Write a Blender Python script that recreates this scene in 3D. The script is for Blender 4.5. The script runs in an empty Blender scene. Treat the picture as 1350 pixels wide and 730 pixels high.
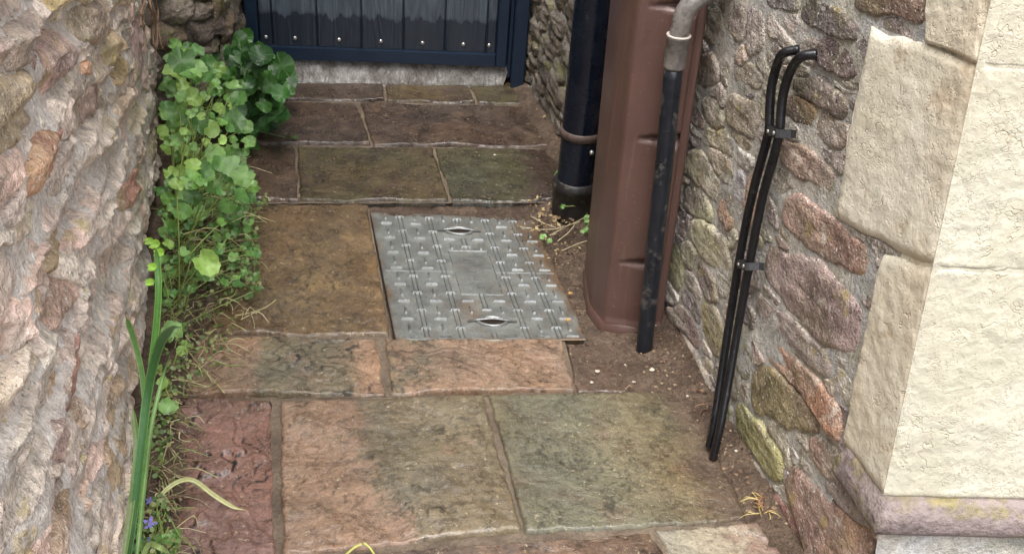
import bpy, math, random
import numpy as np
from mathutils import Matrix, Vector

random.seed(7); RNG = np.random.default_rng(11)
SC = bpy.context.scene
COL = SC.collection

# ------------------------------------------------------------------ camera
F_PX, CX, CY, CAM_H = 1352.0, 675.0, 365.0, 1.42
PITCH, ROLL = math.radians(32.7), math.radians(4.5)
fwd = np.array([0, math.cos(PITCH), -math.sin(PITCH)]); r0 = np.array([1.0, 0, 0]); u0 = np.cross(r0, fwd)
right = r0*math.cos(ROLL) + u0*math.sin(ROLL); up = np.cross(right, fwd)
CAM = np.array([0, 0, CAM_H])
cd = bpy.data.cameras.new('camera'); cam = bpy.data.objects.new('camera', cd); COL.objects.link(cam)
cd.sensor_width = 36; cd.lens = F_PX/1350*36; cd.clip_start = 0.02; cd.clip_end = 500
SC.cycles.max_bounces = 6; SC.cycles.diffuse_bounces = 4; SC.cycles.glossy_bounces = 3
mw = Matrix.Identity(4)
for i in range(3):
    mw[i][0], mw[i][1], mw[i][2], mw[i][3] = right[i], up[i], -fwd[i], CAM[i]
cam.matrix_world = mw
SC.camera = cam

# ------------------------------------------------------------------ light
SUN_EL, SUN_AZ = math.radians(72), math.radians(195)      # azimuth clockwise from +Y
w = bpy.data.worlds.new('World'); SC.world = w; w.use_nodes = True
wn = w.node_tree.nodes; wl = w.node_tree.links
bg = wn['Background']; sky = wn.new('ShaderNodeTexSky'); sky.sky_type = 'NISHITA'; sky.sun_disc = False
sky.sun_elevation = SUN_EL; sky.sun_rotation = SUN_AZ; sky.dust_density = 4.0; sky.air_density = 1.0; sky.ozone_density = 1.0
hs = wn.new('ShaderNodeHueSaturation'); hs.inputs['Saturation'].default_value = 0.25
wl.new(sky.outputs[0], hs.inputs['Color']); wl.new(hs.outputs[0], bg.inputs[0]); bg.inputs[1].default_value = 0.15
sd = bpy.data.lights.new('sun', 'SUN'); sd.energy = 0.8; sd.angle = math.radians(50); sd.color = (1, 0.97, 0.93)
sun = bpy.data.objects.new('sun', sd); COL.objects.link(sun)
sdir = Vector((math.sin(SUN_AZ)*math.cos(SUN_EL), math.cos(SUN_AZ)*math.cos(SUN_EL), math.sin(SUN_EL)))
sun.rotation_euler = sdir.to_track_quat('Z', 'Y').to_euler(); sun.location = (2, -3, 6)
SC.view_settings.view_transform = 'Standard'; SC.view_settings.look = 'None'
SC.view_settings.exposure = 1.65; SC.view_settings.gamma = 1

# ------------------------------------------------------------------ measuring helpers (photo pixel -> point on a real surface)
def ray(x, y): return fwd + right*(x-CX)/F_PX - up*(y-CY)/F_PX
def gp(x, y, z=0.0):
    d = ray(x, y); return CAM + d*((z-CAM_H)/d[2])
def proj(P):
    d = np.asarray(P) - CAM; zc = d @ fwd
    return np.stack([CX + F_PX*(d @ right)/zc, CY - F_PX*(d @ up)/zc], -1)
UPV = np.array([0, 0, 1.0])
class Wall:
    def __init__(s, A, B, side):
        e = B - A; e[2] = 0; e /= np.linalg.norm(e); s.A = A; s.e = e
        s.n = np.array([e[1], -e[0], 0])*side
    def at(s, x, y, off=0.0):
        d = ray(x, y); p = s.A + s.n*off
        return CAM + d*(np.dot(p-CAM, s.n)/np.dot(d, s.n))
    def sz(s, x, y, off=0.0):
        P = s.at(x, y, off); return np.array([(P-s.A) @ s.e, P[2]])
    def P(s, S, Z, H=0.0):
        S = np.asarray(S, float); Z = np.asarray(Z, float); H = np.asarray(H, float) + np.zeros_like(S)
        return s.A + S[..., None]*s.e + Z[..., None]*UPV + H[..., None]*s.n
LW = Wall(gp(163, 730), gp(212, 200), 1)
RW = Wall(gp(1050, 715), gp(740, 190), -1)

# ------------------------------------------------------------------ noise
_perm = np.random.default_rng(3).permutation(256); _perm = np.concatenate([_perm]*3)
_gr = np.random.default_rng(5).normal(size=(256, 3)); _gr /= np.linalg.norm(_gr, axis=1)[:, None]
def pn(p):
    p = np.asarray(p, float); sh = p.shape[:-1]; p = p.reshape(-1, 3)
    i = np.floor(p).astype(int); f = p - i; i &= 255
    u = f*f*f*(f*(f*6-15)+10); r = np.zeros(len(p))
    for dx in (0, 1):
        for dy in (0, 1):
            for dz in (0, 1):
                h = _perm[_perm[_perm[i[:, 0]+dx]+i[:, 1]+dy]+i[:, 2]+dz]
                g = (_gr[h]*(f-np.array([dx, dy, dz]))).sum(1)
                wx = u[:, 0] if dx else 1-u[:, 0]; wy = u[:, 1] if dy else 1-u[:, 1]; wz = u[:, 2] if dz else 1-u[:, 2]
                r += g*wx*wy*wz
    return (r*1.5).reshape(sh)
def fbm(p, o=4, g=0.5):
    p = np.asarray(p, float); r = 0; a = 1
    for k in range(o): r = r + a*pn(p*(2**k) + 17.3*k); a *= g
    return r
def sstep(a, b, x): t = np.clip((x-a)/(b-a), 0, 1); return t*t*(3-2*t)

# ------------------------------------------------------------------ colours, objects
def S(r, g, b, k=1.0):
    f = lambda c: (c/12.92 if c <= .04045 else ((c+.055)/1.055)**2.4)
    return tuple(min(1, k*f(c/255)) for c in (r, g, b)) + (1.0,)
def mk(name, V, F, mat, parent=None, smooth=True, color=None, vcol=None, center=True, sub=None):
    V = np.asarray(V, float).reshape(-1, 3)
    c = V.mean(0) if center else np.zeros(3)
    me = bpy.data.meshes.new(name); me.from_pydata((V-c).tolist(), [], [list(map(int, f)) for f in F])
    mats = mat if isinstance(mat, (list, tuple)) else [mat]
    for m in mats: me.materials.append(m)
    if smooth: me.polygons.foreach_set('use_smooth', [True]*len(me.polygons))
    if vcol is not None:
        a = me.color_attributes.new('Col', 'FLOAT_COLOR', 'POINT')
        vc = np.ones((len(V), 4)); vc[:, :3] = np.asarray(vcol)[:, :3]; a.data.foreach_set('color', vc.ravel())
    me.update()
    o = bpy.data.objects.new(name, me); COL.objects.link(o); o.location = c
    if color is not None: o.color = color
    if parent is not None: setpar(o, parent)
    return o
def setpar(o, p):
    o.parent = p
    if p.type == 'EMPTY' or True: o.location = Vector(o.location) - Vector(p['_w'] if '_w' in p else wloc(p))
def wloc(p):
    v = Vector(p.location)
    while p.parent is not None: p = p.parent; v += Vector(p.location)
    return v
def tag(o, label=None, cat=None, group=None, kind=None):
    if label: o['label'] = label
    if cat: o['category'] = cat
    if group: o['group'] = group
    if kind: o['kind'] = kind
    return o
def empty(name, loc, label, cat, group=None):
    o = bpy.data.objects.new(name, None); COL.objects.link(o); o.location = tuple(loc); o.empty_display_size = .05
    return tag(o, label, cat, group)
def gridF(nu, nv, off=0, flip=False):
    i, j = np.meshgrid(np.arange(nu-1), np.arange(nv-1), indexing='ij'); a = (i*nv+j).ravel()+off
    q = np.stack([a, a+nv, a+nv+1, a+1], 1)
    return (q[:, ::-1] if flip else q).tolist()
def orient(V, F, n):
    V = np.asarray(V).reshape(-1, 3); f = np.array([q[:3] for q in F[:: max(1, len(F)//200)]])
    t = np.cross(V[f[:, 1]]-V[f[:, 0]], V[f[:, 2]]-V[f[:, 0]]).sum(0)
    return F if t @ np.asarray(n) >= 0 else [list(f)[::-1] for f in F]
def catmull(P, k=6):
    P = np.asarray(P, float)
    Q = np.vstack([2*P[0]-P[1], P, 2*P[-1]-P[-2]]); out = []
    for i in range(1, len(Q)-2):
        for t in np.arange(k)/k:
            a, b, c, d = Q[i-1], Q[i], Q[i+1], Q[i+2]
            out.append(.5*((2*b)+(-a+c)*t+(2*a-5*b+4*c-d)*t*t+(-a+3*b-3*c+d)*t**3))
    out.append(Q[-2]); return np.array(out)
def tube(P, r, n=8, cap=True, off=0, flat=1.0):
    P = np.asarray(P, float); m = len(P); r = np.broadcast_to(np.asarray(r, float), (m,))
    T = np.gradient(P, axis=0); T /= np.linalg.norm(T, axis=1)[:, None]+1e-12
    ref = np.array([0, 0, 1.]) if abs(T[0][2]) < .9 else np.array([1., 0, 0])
    u = np.cross(T[0], ref); u /= np.linalg.norm(u); V = []
    for i in range(m):
        u = u - T[i]*(u @ T[i]); u /= np.linalg.norm(u)+1e-12; v = np.cross(T[i], u)
        for k in range(n):
            a = 2*math.pi*k/n; V.append(P[i]+r[i]*(math.cos(a)*u+math.sin(a)*v*flat))
    F = []
    for i in range(m-1):
        for k in range(n):
            F.append([off+i*n+k, off+i*n+(k+1) % n, off+(i+1)*n+(k+1) % n, off+(i+1)*n+k])
    if cap: F.append([off+k for k in range(n)][::-1]); F.append([off+(m-1)*n+k for k in range(n)])
    return np.array(V), F
class MB:
    def __init__(s): s.V = []; s.F = []; s.C = []; s.n = 0
    def add(s, V, F, c=None):
        V = np.asarray(V, float).reshape(-1, 3)
        s.V.append(V); s.F += [[int(i)+s.n for i in f] for f in F]; s.n += len(V)
        if c is not None: s.C.append(np.tile(np.asarray(c)[:3], (len(V), 1)))
    def tube(s, P, r, n=6, c=None, cap=True, flat=1.0): V, F = tube(P, r, n, cap, 0, flat); s.add(V, F, c)
    def box(s, c, ax, ay, az, col=None):
        c, ax, ay, az = map(np.asarray, (c, ax, ay, az))
        V = [c+i*ax+j*ay+k*az for i in (-1, 1) for j in (-1, 1) for k in (-1, 1)]
        s.add(V, [[0, 1, 3, 2], [4, 6, 7, 5], [0, 4, 5, 1], [2, 3, 7, 6], [0, 2, 6, 4], [1, 5, 7, 3]], col)
    def build(s, name, mat, parent=None, smooth=True, **k):
        return mk(name, np.vstack(s.V), s.F, mat, parent, smooth, vcol=np.vstack(s.C) if s.C else None, **k)
def inpoly(pt, poly):
    x, y = pt; c = False; n = len(poly); j = n-1
    for i in range(n):
        if (poly[i][1] > y) != (poly[j][1] > y) and x < (poly[j][0]-poly[i][0])*(y-poly[i][1])/(poly[j][1]-poly[i][1])+poly[i][0]: c = not c
        j = i
    return c

def hits(test, polys):
    test = np.asarray(test); lo, hi = test.min(0), test.max(0)
    for q in polys:
        qa = np.asarray(q)
        if (qa.max(0) < lo).any() or (qa.min(0) > hi).any(): continue
        if any(inpoly(t, qa.tolist()) for t in test.tolist()): return True
    return False
# ------------------------------------------------------------------ materials
class Nt:
    def __init__(s, name):
        s.m = bpy.data.materials.new(name); s.m.use_nodes = True; s.t = s.m.node_tree
        s.b = s.t.nodes['Principled BSDF']; s.out = s.t.nodes['Material Output']
        s.g = s.t.nodes.new('ShaderNodeNewGeometry'); s.pos = s.g.outputs['Position']
    def n(s, k, **a):
        x = s.t.nodes.new(k)
        for q, v in a.items(): setattr(x, q, v)
        return x
    def l(s, a, b): s.t.links.new(a, b)
    def put(s, sock, v):
        if hasattr(v, 'is_linked') or isinstance(v, bpy.types.NodeSocket): s.l(v, sock)
        elif v is not None: sock.default_value = tuple(v)[:len(sock.default_value)] if isinstance(v, (tuple, list)) else v
    def objcol(s): return s.n('ShaderNodeObjectInfo').outputs['Color']
    def rnd(s): return s.n('ShaderNodeObjectInfo').outputs['Random']
    def vcol(s):
        a = s.n('ShaderNodeVertexColor'); a.layer_name = 'Col'; return a.outputs[0]
    def map(s, v, sc=(1, 1, 1), rot=(0, 0, 0)):
        m = s.n('ShaderNodeMapping'); s.l(v, m.inputs[0]); m.inputs['Scale'].default_value = sc; m.inputs['Rotation'].default_value = rot
        return m.outputs[0]
    def noise(s, sc, d=4, r=.55, v=None, dist=0):
        x = s.n('ShaderNodeTexNoise'); s.l(v or s.pos, x.inputs['Vector']); x.inputs['Scale'].default_value = sc
        x.inputs['Detail'].default_value = min(d, 2 if sc >= 200 else 3 if sc >= 60 else 4); x.inputs['Roughness'].default_value = r; x.inputs['Distortion'].default_value = dist
        return x.outputs['Fac']
    def noisec(s, sc, d=2):
        x = s.n('ShaderNodeTexNoise'); s.l(s.pos, x.inputs['Vector']); x.inputs['Scale'].default_value = sc; x.inputs['Detail'].default_value = d
        return x.outputs['Color']
    def vor(s, sc, v=None, f='F1', out='Distance'):
        x = s.n('ShaderNodeTexVoronoi'); x.feature = f; s.l(v or s.pos, x.inputs['Vector']); x.inputs['Scale'].default_value = sc
        return x.outputs[out]
    def step(s, f, a, b):
        x = s.n('ShaderNodeMapRange'); x.interpolation_type = 'SMOOTHSTEP'; s.l(f, x.inputs[0]); x.inputs[1].default_value = a; x.inputs[2].default_value = b
        return x.outputs[0]
    def rng(s, f, a, b, c, d):
        x = s.n('ShaderNodeMapRange'); s.l(f, x.inputs[0])
        for k, v in zip((1, 2, 3, 4), (a, b, c, d)): x.inputs[k].default_value = v
        return x.outputs[0]
    def ma(s, op, a, b=0.0):
        x = s.n('ShaderNodeMath', operation=op); s.put(x.inputs[0], a); s.put(x.inputs[1], b); return x.outputs[0]
    def mix(s, f, a, b, mode='MIX'):
        x = s.n('ShaderNodeMix', data_type='RGBA', blend_type=mode); s.put(x.inputs[0], f); s.put(x.inputs[6], a); s.put(x.inputs[7], b); return x.outputs[2]
    def scale(s, c, f):       # colour * scalar
        x = s.n('ShaderNodeVectorMath', operation='SCALE'); s.put(x.inputs[0], c); s.put(x.inputs['Scale'], f); return x.outputs[0]
    def warp(s, sc, amt, v=None):
        x = s.n('ShaderNodeVectorMath', operation='MULTIPLY_ADD'); s.l(s.noisec(sc), x.inputs[0]); x.inputs[1].default_value = (amt,)*3; s.l(v or s.pos, x.inputs[2])
        return x.outputs[0]
    def bump(s, h, st, dist=.01, nrm=None):
        x = s.n('ShaderNodeBump'); s.l(h, x.inputs['Height']); x.inputs['Strength'].default_value = st; x.inputs['Distance'].default_value = dist
        if nrm is not None: s.l(nrm, x.inputs['Normal'])
        return x.outputs[0]
    def fin(s, col, rough, nrm=None, metal=0.0, spec=.5):
        s.put(s.b.inputs['Base Color'], col); s.put(s.b.inputs['Roughness'], rough)
        s.put(s.b.inputs['Metallic'], metal); s.b.inputs['Specular IOR Level'].default_value = spec
        if nrm is not None: s.l(nrm, s.b.inputs['Normal'])
        return s.m

def mat_rubble(name, along, rough=.8, lichen=.5, moss=0.0):
    t = Nt(name); c = t.vcol()
    v = t.map(t.pos, rot=(0, 0, along)); vs = t.map(v, (7, 2.2, 14))          # grain drawn out along the bedding
    n0 = t.noise(1.0, 4, .6, vs, .6); n1 = t.noise(14, 4, .62); n2 = t.noise(70, 4, .68); n3 = t.noise(260, 2, .65)
    f = t.ma('ADD', t.rng(n1, .3, .7, .62, 1.4), t.rng(n2, .3, .7, -.34, .34))
    f = t.ma('ADD', f, t.rng(n3, .3, .7, -.16, .16))
    col = t.scale(c, f)
    col = t.mix(t.ma('MULTIPLY', t.step(n0, .5, .68), .5), col, t.mix(.5, t.scale(c, .8), S(196, 186, 170)))
    col = t.mix(t.ma('MULTIPLY', t.step(t.noise(24, 5, .7), .58, .68), lichen), col, S(214, 206, 190))
    col = t.mix(t.ma('MULTIPLY', t.step(t.noise(17, 4, .6, t.map(t.pos, (1, 1, 1), (1, 0, 0))), .59, .70), lichen*.9), col, S(176, 158, 84))
    col = t.mix(t.ma('MULTIPLY', t.step(t.noise(90, 3, .6, t.map(t.pos, (1, 1, 1), (0, 1, 0))), .63, .7), .65), col, S(84, 74, 68))
    if moss: col = t.mix(t.ma('MULTIPLY', t.step(t.noise(11, 6, .65), .5, .64), moss), col, S(116, 116, 62))
    col = t.mix(t.ma('MULTIPLY', t.step(t.noise(180, 2, .5, t.map(t.pos, rot=(.5, .3, 0))), .62, .68), lichen), col, S(232, 228, 220))
    h = t.ma('ADD', t.ma('MULTIPLY', n2, .8), t.ma('MULTIPLY', n3, .4)); h = t.ma('ADD', h, t.ma('MULTIPLY', n0, .2))
    h = t.ma('ADD', h, t.ma('MULTIPLY', n1, .4))
    return t.fin(col, t.rng(n2, .3, .7, rough-.14, rough+.1), t.bump(h, .9, .012), spec=.4)
def mat_mortar(name, a, b, moss=0.0, dark=0.5):
    t = Nt(name); n1 = t.noise(9, 6, .6); n2 = t.noise(80, 6, .7); n3 = t.noise(330, 3, .6)
    col = t.mix(t.step(n1, .35, .65), a, b); col = t.scale(col, t.rng(n2, .3, .7, .7, 1.3)); col = t.scale(col, t.rng(n3, .3, .7, .82, 1.18))
    col = t.mix(t.ma('MULTIPLY', t.step(t.noise(6, 6, .65, t.map(t.pos, (1, 1, 1), (2, 0, 0))), .5, .66), dark), col, S(92, 86, 80))
    if moss: col = t.mix(t.ma('MULTIPLY', t.step(t.noise(13, 6, .65), .5, .62), moss), col, S(96, 100, 52))
    h = t.ma('ADD', n2, t.ma('MULTIPLY', n3, .4))
    return t.fin(col, .85, t.bump(h, .8, .008), spec=.3)
M_STL = mat_rubble('left rubble stone', .28, .85, .6)
M_STR = mat_rubble('house rubble stone', .26, .7, .6, .25)
M_STD = mat_rubble('dark weathered stone', .26, .75, .25, .5)
M_MOL = mat_mortar('left lime mortar', S(214, 207, 199), S(202, 191, 182), .06, .06)
M_MOR = mat_mortar('house lime mortar', S(178, 177, 174), S(192, 186, 174), .25, .4)

def mat_slab():
    t = Nt('wet riven sandstone'); c = t.vcol()
    n1 = t.noise(16, 6, .62); n2 = t.noise(90, 7, .7); n3 = t.noise(420, 3, .6)
    v0 = t.n('ShaderNodeVectorRotate', rotation_type='Z_AXIS'); t.l(t.pos, v0.inputs['Vector']); t.l(t.ma('MULTIPLY', t.rnd(), 6.0), v0.inputs['Angle'])
    v = t.map(v0.outputs[0], (3, 11, 3)); ng = t.noise(3.2, 6, .65, v, .8)
    f = t.ma('ADD', t.rng(n1, .3, .7, .72, 1.28), t.rng(n2, .3, .7, -.3, .3)); f = t.ma('ADD', f, t.rng(ng, .3, .7, -.2, .2))
    f = t.ma('ADD', f, t.rng(n3, .35, .65, -.14, .14))
    col = t.scale(c, f)
    col = t.mix(t.ma('MULTIPLY', t.step(t.noise(130, 2, .5), .66, .72), .6), col, S(190, 176, 140))     # grit and lichen specks
    col = t.mix(t.ma('MULTIPLY', t.step(t.noise(60, 4, .6, t.map(t.pos, rot=(1, 1, 0))), .6, .7), .5), col, S(58, 46, 40))
    h = t.ma('ADD', t.ma('MULTIPLY', n2, .6), t.ma('MULTIPLY', n3, .25)); h = t.ma('ADD', h, t.ma('MULTIPLY', ng, .45))
    r = t.ma('ADD', t.rng(n1, .35, .65, .2, .46), t.rng(n2, .3, .7, -.1, .1))
    t.put(t.b.inputs['Coat Weight'], t.rng(t.noise(5, 3, .6), .36, .6, .2, .9)); t.b.inputs['Coat Roughness'].default_value = .13
    t.l(t.bump(h, .35, .006), t.b.inputs['Coat Normal'])
    return t.fin(col, r, t.bump(h, .8, .008), spec=.5)
M_SLAB = mat_slab()
def mat_grout():
    t = Nt('sandy joint grout'); n1 = t.noise(12, 5, .6); n2 = t.noise(150, 6, .7)
    col = t.mix(t.step(n1, .35, .65), S(92, 79, 66), S(116, 102, 86)); col = t.scale(col, t.rng(n2, .3, .7, .7, 1.3))
    return t.fin(col, .7, t.bump(n2, .7, .006))
M_GROUT = mat_grout()
def mat_soil():
    t = Nt('damp soil'); n1 = t.noise(10, 6, .6); n2 = t.noise(70, 8, .75); n3 = t.noise(300, 4, .7)
    col = t.mix(t.step(n1, .35, .65), S(84, 68, 56), S(112, 94, 78)); col = t.scale(col, t.rng(n2, .3, .7, .55, 1.4))
    col = t.mix(t.ma('MULTIPLY', t.step(n3, .66, .72), .5), col, S(176, 158, 130))
    h = t.ma('ADD', n2, t.ma('MULTIPLY', n3, .4)); h = t.ma('ADD', h, t.ma('MULTIPLY', n1, .8))
    return t.fin(col, t.rng(n1, .35, .65, .5, .85), t.bump(h, 1.0, .015))
M_SOIL = mat_soil()
def mat_paint(name, a, b, bare, wear, crack, flk=.45, bs=.5, stain=S(178, 170, 152)):
    t = Nt(name); n1 = t.noise(5, 6, .6); n2 = t.noise(40, 7, .7); n3 = t.noise(220, 4, .6)
    def crackline(sc, wdt, seed):
        n = t.noise(sc, 3, .62, t.map(t.warp(sc*.7, .5/sc), (1, 1, 1), (seed, seed*.7, 0)), .3)
        return t.ma('SUBTRACT', 1.0, t.step(t.ma('ABSOLUTE', t.ma('SUBTRACT', n, .5)), .0, wdt))
    c1 = t.ma('MULTIPLY', crackline(16, .012, .3), t.step(t.noise(9, 4, .6), .44, .6))
    c2 = t.ma('MULTIPLY', crackline(42, .02, 1.3), t.step(t.noise(15, 3, .6, t.map(t.pos, rot=(1, 1, 0))), .46, .6))
    ck = t.ma('MAXIMUM', c1, t.ma('MULTIPLY', c2, .8))
    flake = t.vor(38, t.warp(25, .06), 'F1')
    col = t.mix(t.step(n1, .35, .65), a, b); col = t.scale(col, t.rng(n2, .3, .7, .9, 1.08))
    lost = t.step(t.ma('ADD', t.noise(7, 7, .68), t.rng(n2, .3, .7, -.05, .05)), .66-wear, .80-wear)
    col = t.mix(t.ma('MULTIPLY', lost, .75), col, t.mix(t.step(n2, .4, .6), bare, t.scale(bare, .75)))
    col = t.mix(t.ma('MULTIPLY', ck, crack), col, S(176, 160, 130))
    st_ = t.noise(3.2, 4, .6, t.map(t.pos, (1, 1, .6), (0, 0, .4))); col = t.mix(t.ma('MULTIPLY', t.step(st_, .46, .66), .42), col, stain)
    pit = t.step(t.noise(120, 3, .6), .62, .70); col = t.mix(t.ma('MULTIPLY', pit, .3), col, t.scale(stain, .7))
    h = t.ma('ADD', t.ma('MULTIPLY', n2, .45), t.ma('MULTIPLY', n3, .16)); h = t.ma('SUBTRACT', h, t.ma('MULTIPLY', ck, .5*crack+.2)); h = t.ma('SUBTRACT', h, t.ma('MULTIPLY', pit, .25))
    h = t.ma('ADD', h, t.ma('MULTIPLY', flake, flk)); h = t.ma('SUBTRACT', h, t.ma('MULTIPLY', lost, .35))
    return t.fin(col, .75, t.bump(h, bs, .010), spec=.3)
M_PAINT_DIM = mat_paint('flaking cream masonry paint dimmed on front', S(200, 197, 180), S(187, 182, 163), S(180, 168, 134), 0.06, .5, .5, .45)  # flaking paint, its colour darkened because the front catches more light
M_WORN_LIFT = mat_paint('worn limewash lightened on quoin side', S(230, 224, 206), S(217, 209, 188), S(200, 176, 146), .09, .3, .15, .5, S(196, 172, 140))  # worn side face, its colour lightened to offset weaker light
def mat_plain(name, col, rough, nz=0.12, sc=60, bst=.15, metal=0.0, spec=.5, dirt=None, obj=False):
    t = Nt(name); n1 = t.noise(sc, 6, .65); n2 = t.noise(sc*.2, 4, .6); c = t.objcol() if obj else col
    c = t.scale(c, t.rng(n1, .3, .7, 1-nz, 1+nz)); c = t.scale(c, t.rng(n2, .3, .7, 1-nz, 1+nz))
    if dirt: c = t.mix(t.ma('MULTIPLY', t.step(t.noise(sc*.35, 7, .7), dirt[1], dirt[1]+.1), dirt[2]), c, dirt[0])
    r = t.rng(n2, .3, .7, max(.05, rough-.1), min(1, rough+.12))
    return t.fin(c, r, t.bump(n1, bst, .004), metal, spec)
M_NAVY = mat_plain('navy gate paint', S(26, 41, 60), .38, .08, 120, .1, dirt=(S(70, 84, 96), .64, .35))
M_BLACKP = mat_plain('black cast iron paint', S(15, 21, 35), .26, .12, 90, .15, dirt=(S(84, 84, 84), .66, .4))
M_COLLAR = mat_plain('grimy black rubber', S(34, 32, 32), .45, .2, 80, .3, dirt=(S(120, 108, 92), .56, .5))
M_RUSTY = mat_plain('rusty strap', S(92, 76, 70), .55, .25, 90, .3)
M_LEAD = mat_plain('dull grey pipe metal', S(112, 106, 102), .5, .25, 90, .5, dirt=(S(60, 56, 54), .52, .6))
M_CABLE = mat_plain('black cable sheath', S(20, 20, 24), .32, .15, 150, .2, dirt=(S(90, 88, 86), .62, .45))
M_CLIP = mat_plain('dull zinc clip', S(70, 70, 72), .4, .2, 150, .2, .5)
M_SCREW = mat_plain('bright screw head', S(188, 186, 180), .3, .1, 150, .1, .8)
def mat_brown():
    t = Nt('brown moulded plastic'); n1 = t.noise(350, 3, .6); n2 = t.noise(7, 5, .6)
    c = t.scale(S(96, 72, 65), t.rng(n2, .3, .7, .88, 1.12))
    v = t.map(t.pos, (60, 60, 4)); st = t.step(t.noise(1, 4, .6, v), .56, .72)
    c = t.mix(t.ma('MULTIPLY', st, .25), c, S(140, 110, 98))
    c = t.mix(t.ma('MULTIPLY', t.step(t.noise(190, 2, .5), .69, .73), .3), c, S(176, 156, 142))
    return t.fin(c, t.rng(n2, .3, .7, .26, .42), t.bump(n1, .1, .002))
M_BROWN = mat_brown()
def mat_board():
    t = Nt('slate grey composite board'); z = t.n('ShaderNodeSeparateXYZ'); t.l(t.pos, z.inputs[0])
    v = t.map(t.pos, (26, 26, 2.2))
    v2 = t.map(t.pos, (9, 9, .9)); g = t.noise(3, 5, .65, v, 1.2); gr = t.noise(10, 3, .6, t.map(t.pos, (18, 18, 1.0)), .4)
    rings = t.ma('SINE', t.ma('MULTIPLY', t.noise(1.3, 2, .4, v2, .3), 60.0))
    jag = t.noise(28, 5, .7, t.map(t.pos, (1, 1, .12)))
    wet = t.ma('SUBTRACT', 1.0, t.step(t.ma('SUBTRACT', z.outputs['Z'], t.rng(jag, .3, .7, -.02, .02)), .222, .240))  # darkens and smooths the boards below a jagged line
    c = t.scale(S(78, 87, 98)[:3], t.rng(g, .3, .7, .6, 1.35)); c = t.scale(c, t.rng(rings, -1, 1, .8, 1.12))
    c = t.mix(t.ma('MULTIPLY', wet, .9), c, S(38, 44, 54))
    h = t.ma('ADD', g, t.ma('MULTIPLY', rings, .3))
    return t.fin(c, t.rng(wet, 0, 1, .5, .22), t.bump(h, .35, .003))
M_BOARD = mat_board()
def mat_galv():
    t = Nt('weathered galvanised steel'); c = t.vcol(); n1 = t.noise(22, 6, .65); n2 = t.noise(140, 6, .7)
    c = t.scale(c, t.rng(n1, .3, .7, .78, 1.22)); c = t.scale(c, t.rng(n2, .3, .7, .8, 1.2))
    rust = t.ma('MULTIPLY', t.step(t.noise(9, 6, .65), .62, .74), .5)
    c = t.mix(rust, c, S(128, 100, 74))
    return t.fin(c, t.rng(n1, .3, .7, .34, .58), t.bump(n2, .25, .003), .5)
M_GALV = mat_galv()
M_GALVB = mat_plain('steel tread with painted highlight', S(154, 156, 153), .25, .25, 120, .2, .65)  # lighter than the plate, so tread highlights sit in the colour
M_EYE = mat_plain('steel bowl darkened as shade', S(66, 54, 46), .35, .3, 90, .3, .4)  # dark colour stands in for shade inside the shallow lifting bowls
def mat_leaf(name, trans=.2, rough=.42):
    t = Nt(name); tc = t.n('ShaderNodeTexCoord'); o = tc.outputs['Object']
    sp = t.n('ShaderNodeSeparateXYZ'); t.l(o, sp.inputs[0])
    a = t.ma('ARCTAN2', sp.outputs[1], sp.outputs[0]); vein = t.ma('POWER', t.ma('ABSOLUTE', t.ma('COSINE', t.ma('MULTIPLY', a, 3.5))), 90.0)
    n = t.noise(90, 4, .6); n2 = t.noise(25, 3, .6)
    c = t.scale(t.objcol(), t.rng(n, .3, .7, .8, 1.2)); c = t.scale(c, t.rng(n2, .3, .7, .78, 1.22))
    c = t.mix(t.ma('MULTIPLY', vein, .16), c, S(170, 196, 110))
    h = t.ma('SUBTRACT', n, t.ma('MULTIPLY', vein, .5))
    m = t.fin(c, rough, t.bump(h, .35, .003))
    tr = t.n('ShaderNodeBsdfTranslucent'); t.l(t.scale(c, 1.2), tr.inputs[0]); mx = t.n('ShaderNodeMixShader'); mx.inputs[0].default_value = trans
    t.l(t.b.outputs[0], mx.inputs[1]); t.l(tr.outputs[0], mx.inputs[2]); t.l(mx.outputs[0], t.out.inputs[0])
    return m
M_LEAF = mat_leaf('soft green leaf')
M_LEAFD = mat_leaf('dark glossy leaf', .18, .42)
def mat_vc(name, rough=.6, nz=.2, trans=0):
    t = Nt(name); n = t.noise(120, 4, .6); c = t.scale(t.vcol(), t.rng(n, .3, .7, 1-nz, 1+nz)); m = t.fin(c, rough, t.bump(n, .3, .003))
    if trans:
        tr = t.n('ShaderNodeBsdfTranslucent'); t.l(c, tr.inputs[0]); mx = t.n('ShaderNodeMixShader'); mx.inputs[0].default_value = trans
        t.l(t.b.outputs[0], mx.inputs[1]); t.l(tr.outputs[0], mx.inputs[2]); t.l(mx.outputs[0], t.out.inputs[0])
    return m
M_VC = mat_vc('dry plant matter', .7)
M_GRASS = mat_vc('plant blade', .4, .12, .25)
M_CRUMB = mat_vc('grit and crumbs', .8, .3)
def mat_threshold():
    t = Nt('wet pale concrete'); n1 = t.noise(14, 6, .65); n2 = t.noise(45, 6, .7, t.map(t.pos, (1.6, .7, 1), (0, 0, .7)), .8)
    c = t.mix(t.step(n1, .35, .65), S(120, 114, 108), S(172, 169, 165)); c = t.scale(c, t.rng(n2, .3, .7, .7, 1.2))
    return t.fin(c, t.rng(n1, .3, .7, .1, .3), t.bump(n2, .8, .02), spec=.8)
M_THR = mat_threshold()
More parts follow.
